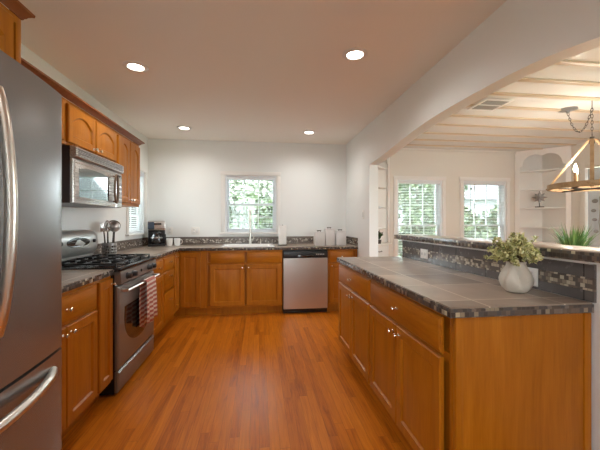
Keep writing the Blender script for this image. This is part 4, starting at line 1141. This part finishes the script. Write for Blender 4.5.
# dining table with the grass plant
t = thing('dining_table', 'wooden dining table beneath the ring chandelier, behind the half wall', 'table', (3.0, 2.5, 0))
g = G(); g.box(-0.75, 0.75, -0.50, 0.50, 0.725, 0.765, 0.006); obj('tabletop', g, OAKRING, t)
g = G(); g.box(-0.66, 0.66, -0.42, 0.42, 0.64, 0.7245, 0.003); obj('apron', g, OAKRING, t)
for sx in (-1, 1):
    for sy in (-1, 1):
        g = G(); g.box(sx*0.70, sx*0.62, sy*0.46, sy*0.38, 0.0005, 0.7245 if False else 0.639, 0.004); g.box(sx*0.70, sx*0.665, sy*0.46, sy*0.425, 0.639, 0.7245); obj('leg', g, OAKRING, t)
GX, GY = 2.46, 2.25
t = thing('grass_plant', 'spiky green grass plant just behind the raised bar ledge', 'plant', (GX, GY, 0.7655))
g = G(); g.lathe([(0.06,0),(0.075,0.003),(0.085,0.17),(0.08,0.172),(0.07,0.15),(0.001,0.148)], n=24); obj('pot', g, WHITEC, t)
g = G(); rng = random.Random(5)
for k in range(170):
    a = rng.uniform(0, 2*PI); r0 = rng.uniform(0, 0.05); lean = rng.uniform(0.05, 1.0)**0.8; Ln = rng.uniform(0.22, 0.345)
    p = Vector((r0*math.cos(a), r0*math.sin(a), 0.149)); d = Vector((math.cos(a), math.sin(a), 0)); s = Vector((-math.sin(a), math.cos(a), 0))
    w0 = rng.uniform(0.005, 0.009); rows = []
    for j in range(7):
        u = j/6; th = 0.10 + lean*0.55*u + lean*0.5*u*u
        if j: p = p + (d*math.sin(th) + Vector((0,0,1))*math.cos(th))*Ln/6
        w = w0*(1-u**2.2)+0.0004
        rows.append([p - s*w, p + s*w])
    g.loft(rows, False, False, closed=False)
obj('blades', g, LEAFGRASS, t)

# ------------------------------------------------------------------ garden outside
g = G(); g.box(-30, 40, YB+0.6, 45, -0.5, -0.4); g.box(-30, XW-0.7, -20, YB+0.6, -0.5, -0.4); g.box(XD+0.7, 40, -20, YB+0.6, -0.5, -0.4)
o = struct('ground_lawn', g, LAWN, smooth=False)
def shrub(seed, R, H, n, m, trunk):
    rng = random.Random(seed)
    gl = G()
    for k in range(n):
        while True:
            v = Vector((rng.uniform(-1,1), rng.uniform(-1,1), rng.uniform(-1,1)))
            if 0.3 < v.length < 1: break
        lump = 0.86 + 0.14*math.sin(v.x*6+seed)*math.cos(v.z*5+v.y*4)
        p = Vector((v.x*R*lump, v.y*R*lump, trunk + H/2 + v.z*H/2*lump))
        leaf(gl, p, (rng.gauss(0,1), rng.gauss(0,1), rng.gauss(0,0.7)), rng.uniform(0.11,0.2), rng.uniform(0.045,0.075), rng)
    return gl
def tree(name, label, loc, seed, R, H, n, trunk, proto=None):
    if proto: t = dup(proto); t.location = loc; t['label'] = label; t.rotation_euler = (0,0,seed); return t
    t = thing(name, label, 'tree' if trunk > 0.5 else 'bush', loc, 0, 'garden trees and bushes outside the windows')
    obj('foliage', shrub(seed, R, H, n, LEAFOUT, trunk), LEAFOUT, t, smooth=False)
    g = G(); g.tube([(0,0,-0.02),(0.02,0.03,trunk*0.5+0.2),(0,0,trunk+H*0.5)], [0.10 if trunk > 0.5 else 0.05, 0.08 if trunk > 0.5 else 0.04, 0.03], 10); obj('trunk', g, BARK, t)
    return t
b1 = tree('garden_bush', 'dense green bush outside the lower half of the sink window', (-0.25, 7.4, -0.4), 1, 1.25, 2.35, 8000, 0.0)
tree('garden_bush', 'green bush outside the dining window beside the narrow shelf unit', (4.9, 8.2, -0.4), 3.1, 0, 0, 0, 0, b1)
tree('garden_bush', 'green bush outside the dining window beside the wide corner cabinet', (7.6, 8.6, -0.4), 4.3, 0, 0, 0, 0, b1)
tr = tree('garden_tree', 'leafy garden tree outside the dining windows', (5.4, 10.5, -0.4), 7, 1.7, 2.6, 2200, 1.5)
LEAFPALE = leaf_mat('glare_washed_leaves', (0.10,0.125,0.08), (0.20,0.23,0.165), (0.34,0.36,0.29))  # leaf colour raised so the tree looks washed out by sky glare
pt = thing('garden_tree', 'tree with glare-washed leaf colour filling the upper half of the sink window', 'tree', (-0.35, 11.6, -0.4), 0, 'garden trees and bushes outside the windows')
obj('foliage', shrub(11, 2.1, 3.6, 5200, LEAFPALE, 1.3), LEAFPALE, pt, smooth=False)
g = G(); g.tube([(0,0,-0.02),(0.04,0.02,1.0),(0,0,2.6)], [0.12,0.09,0.04], 10); obj('trunk', g, BARK, pt)
# neighbouring house
t = thing('neighbour_house', 'pale neighbouring house seen through the dining windows', 'house', (11.0, 19.0, -0.4))
HM = paint('pale_siding', (0.20,0.21,0.22), 0.7, 0.0)
g = G(); g.box(-4, 4, -2.5, 2.5, 0, 2.9); obj('wall', g, HM, t, smooth=False)
g = G(); g.prism([(-2.9,2.9),(2.9,2.9),(0,4.4)], 'x', -4.3, 4.3); obj('roof', g, new_mat('grey_shingles', (0.06,0.06,0.063), 0.8), t, smooth=False)
for x in (-2.6, 0.2, 2.6):
    g = G(); g.box(x-0.5, x+0.5, -2.56, -2.505, 1.0, 2.3, 0.01); w_ = obj('window', g, TRIM, t)
    g = G(); g.box(x-0.42, x+0.42, -2.575, -2.561, 1.08, 2.22); obj('pane', g, DGLASS, w_, smooth=False)
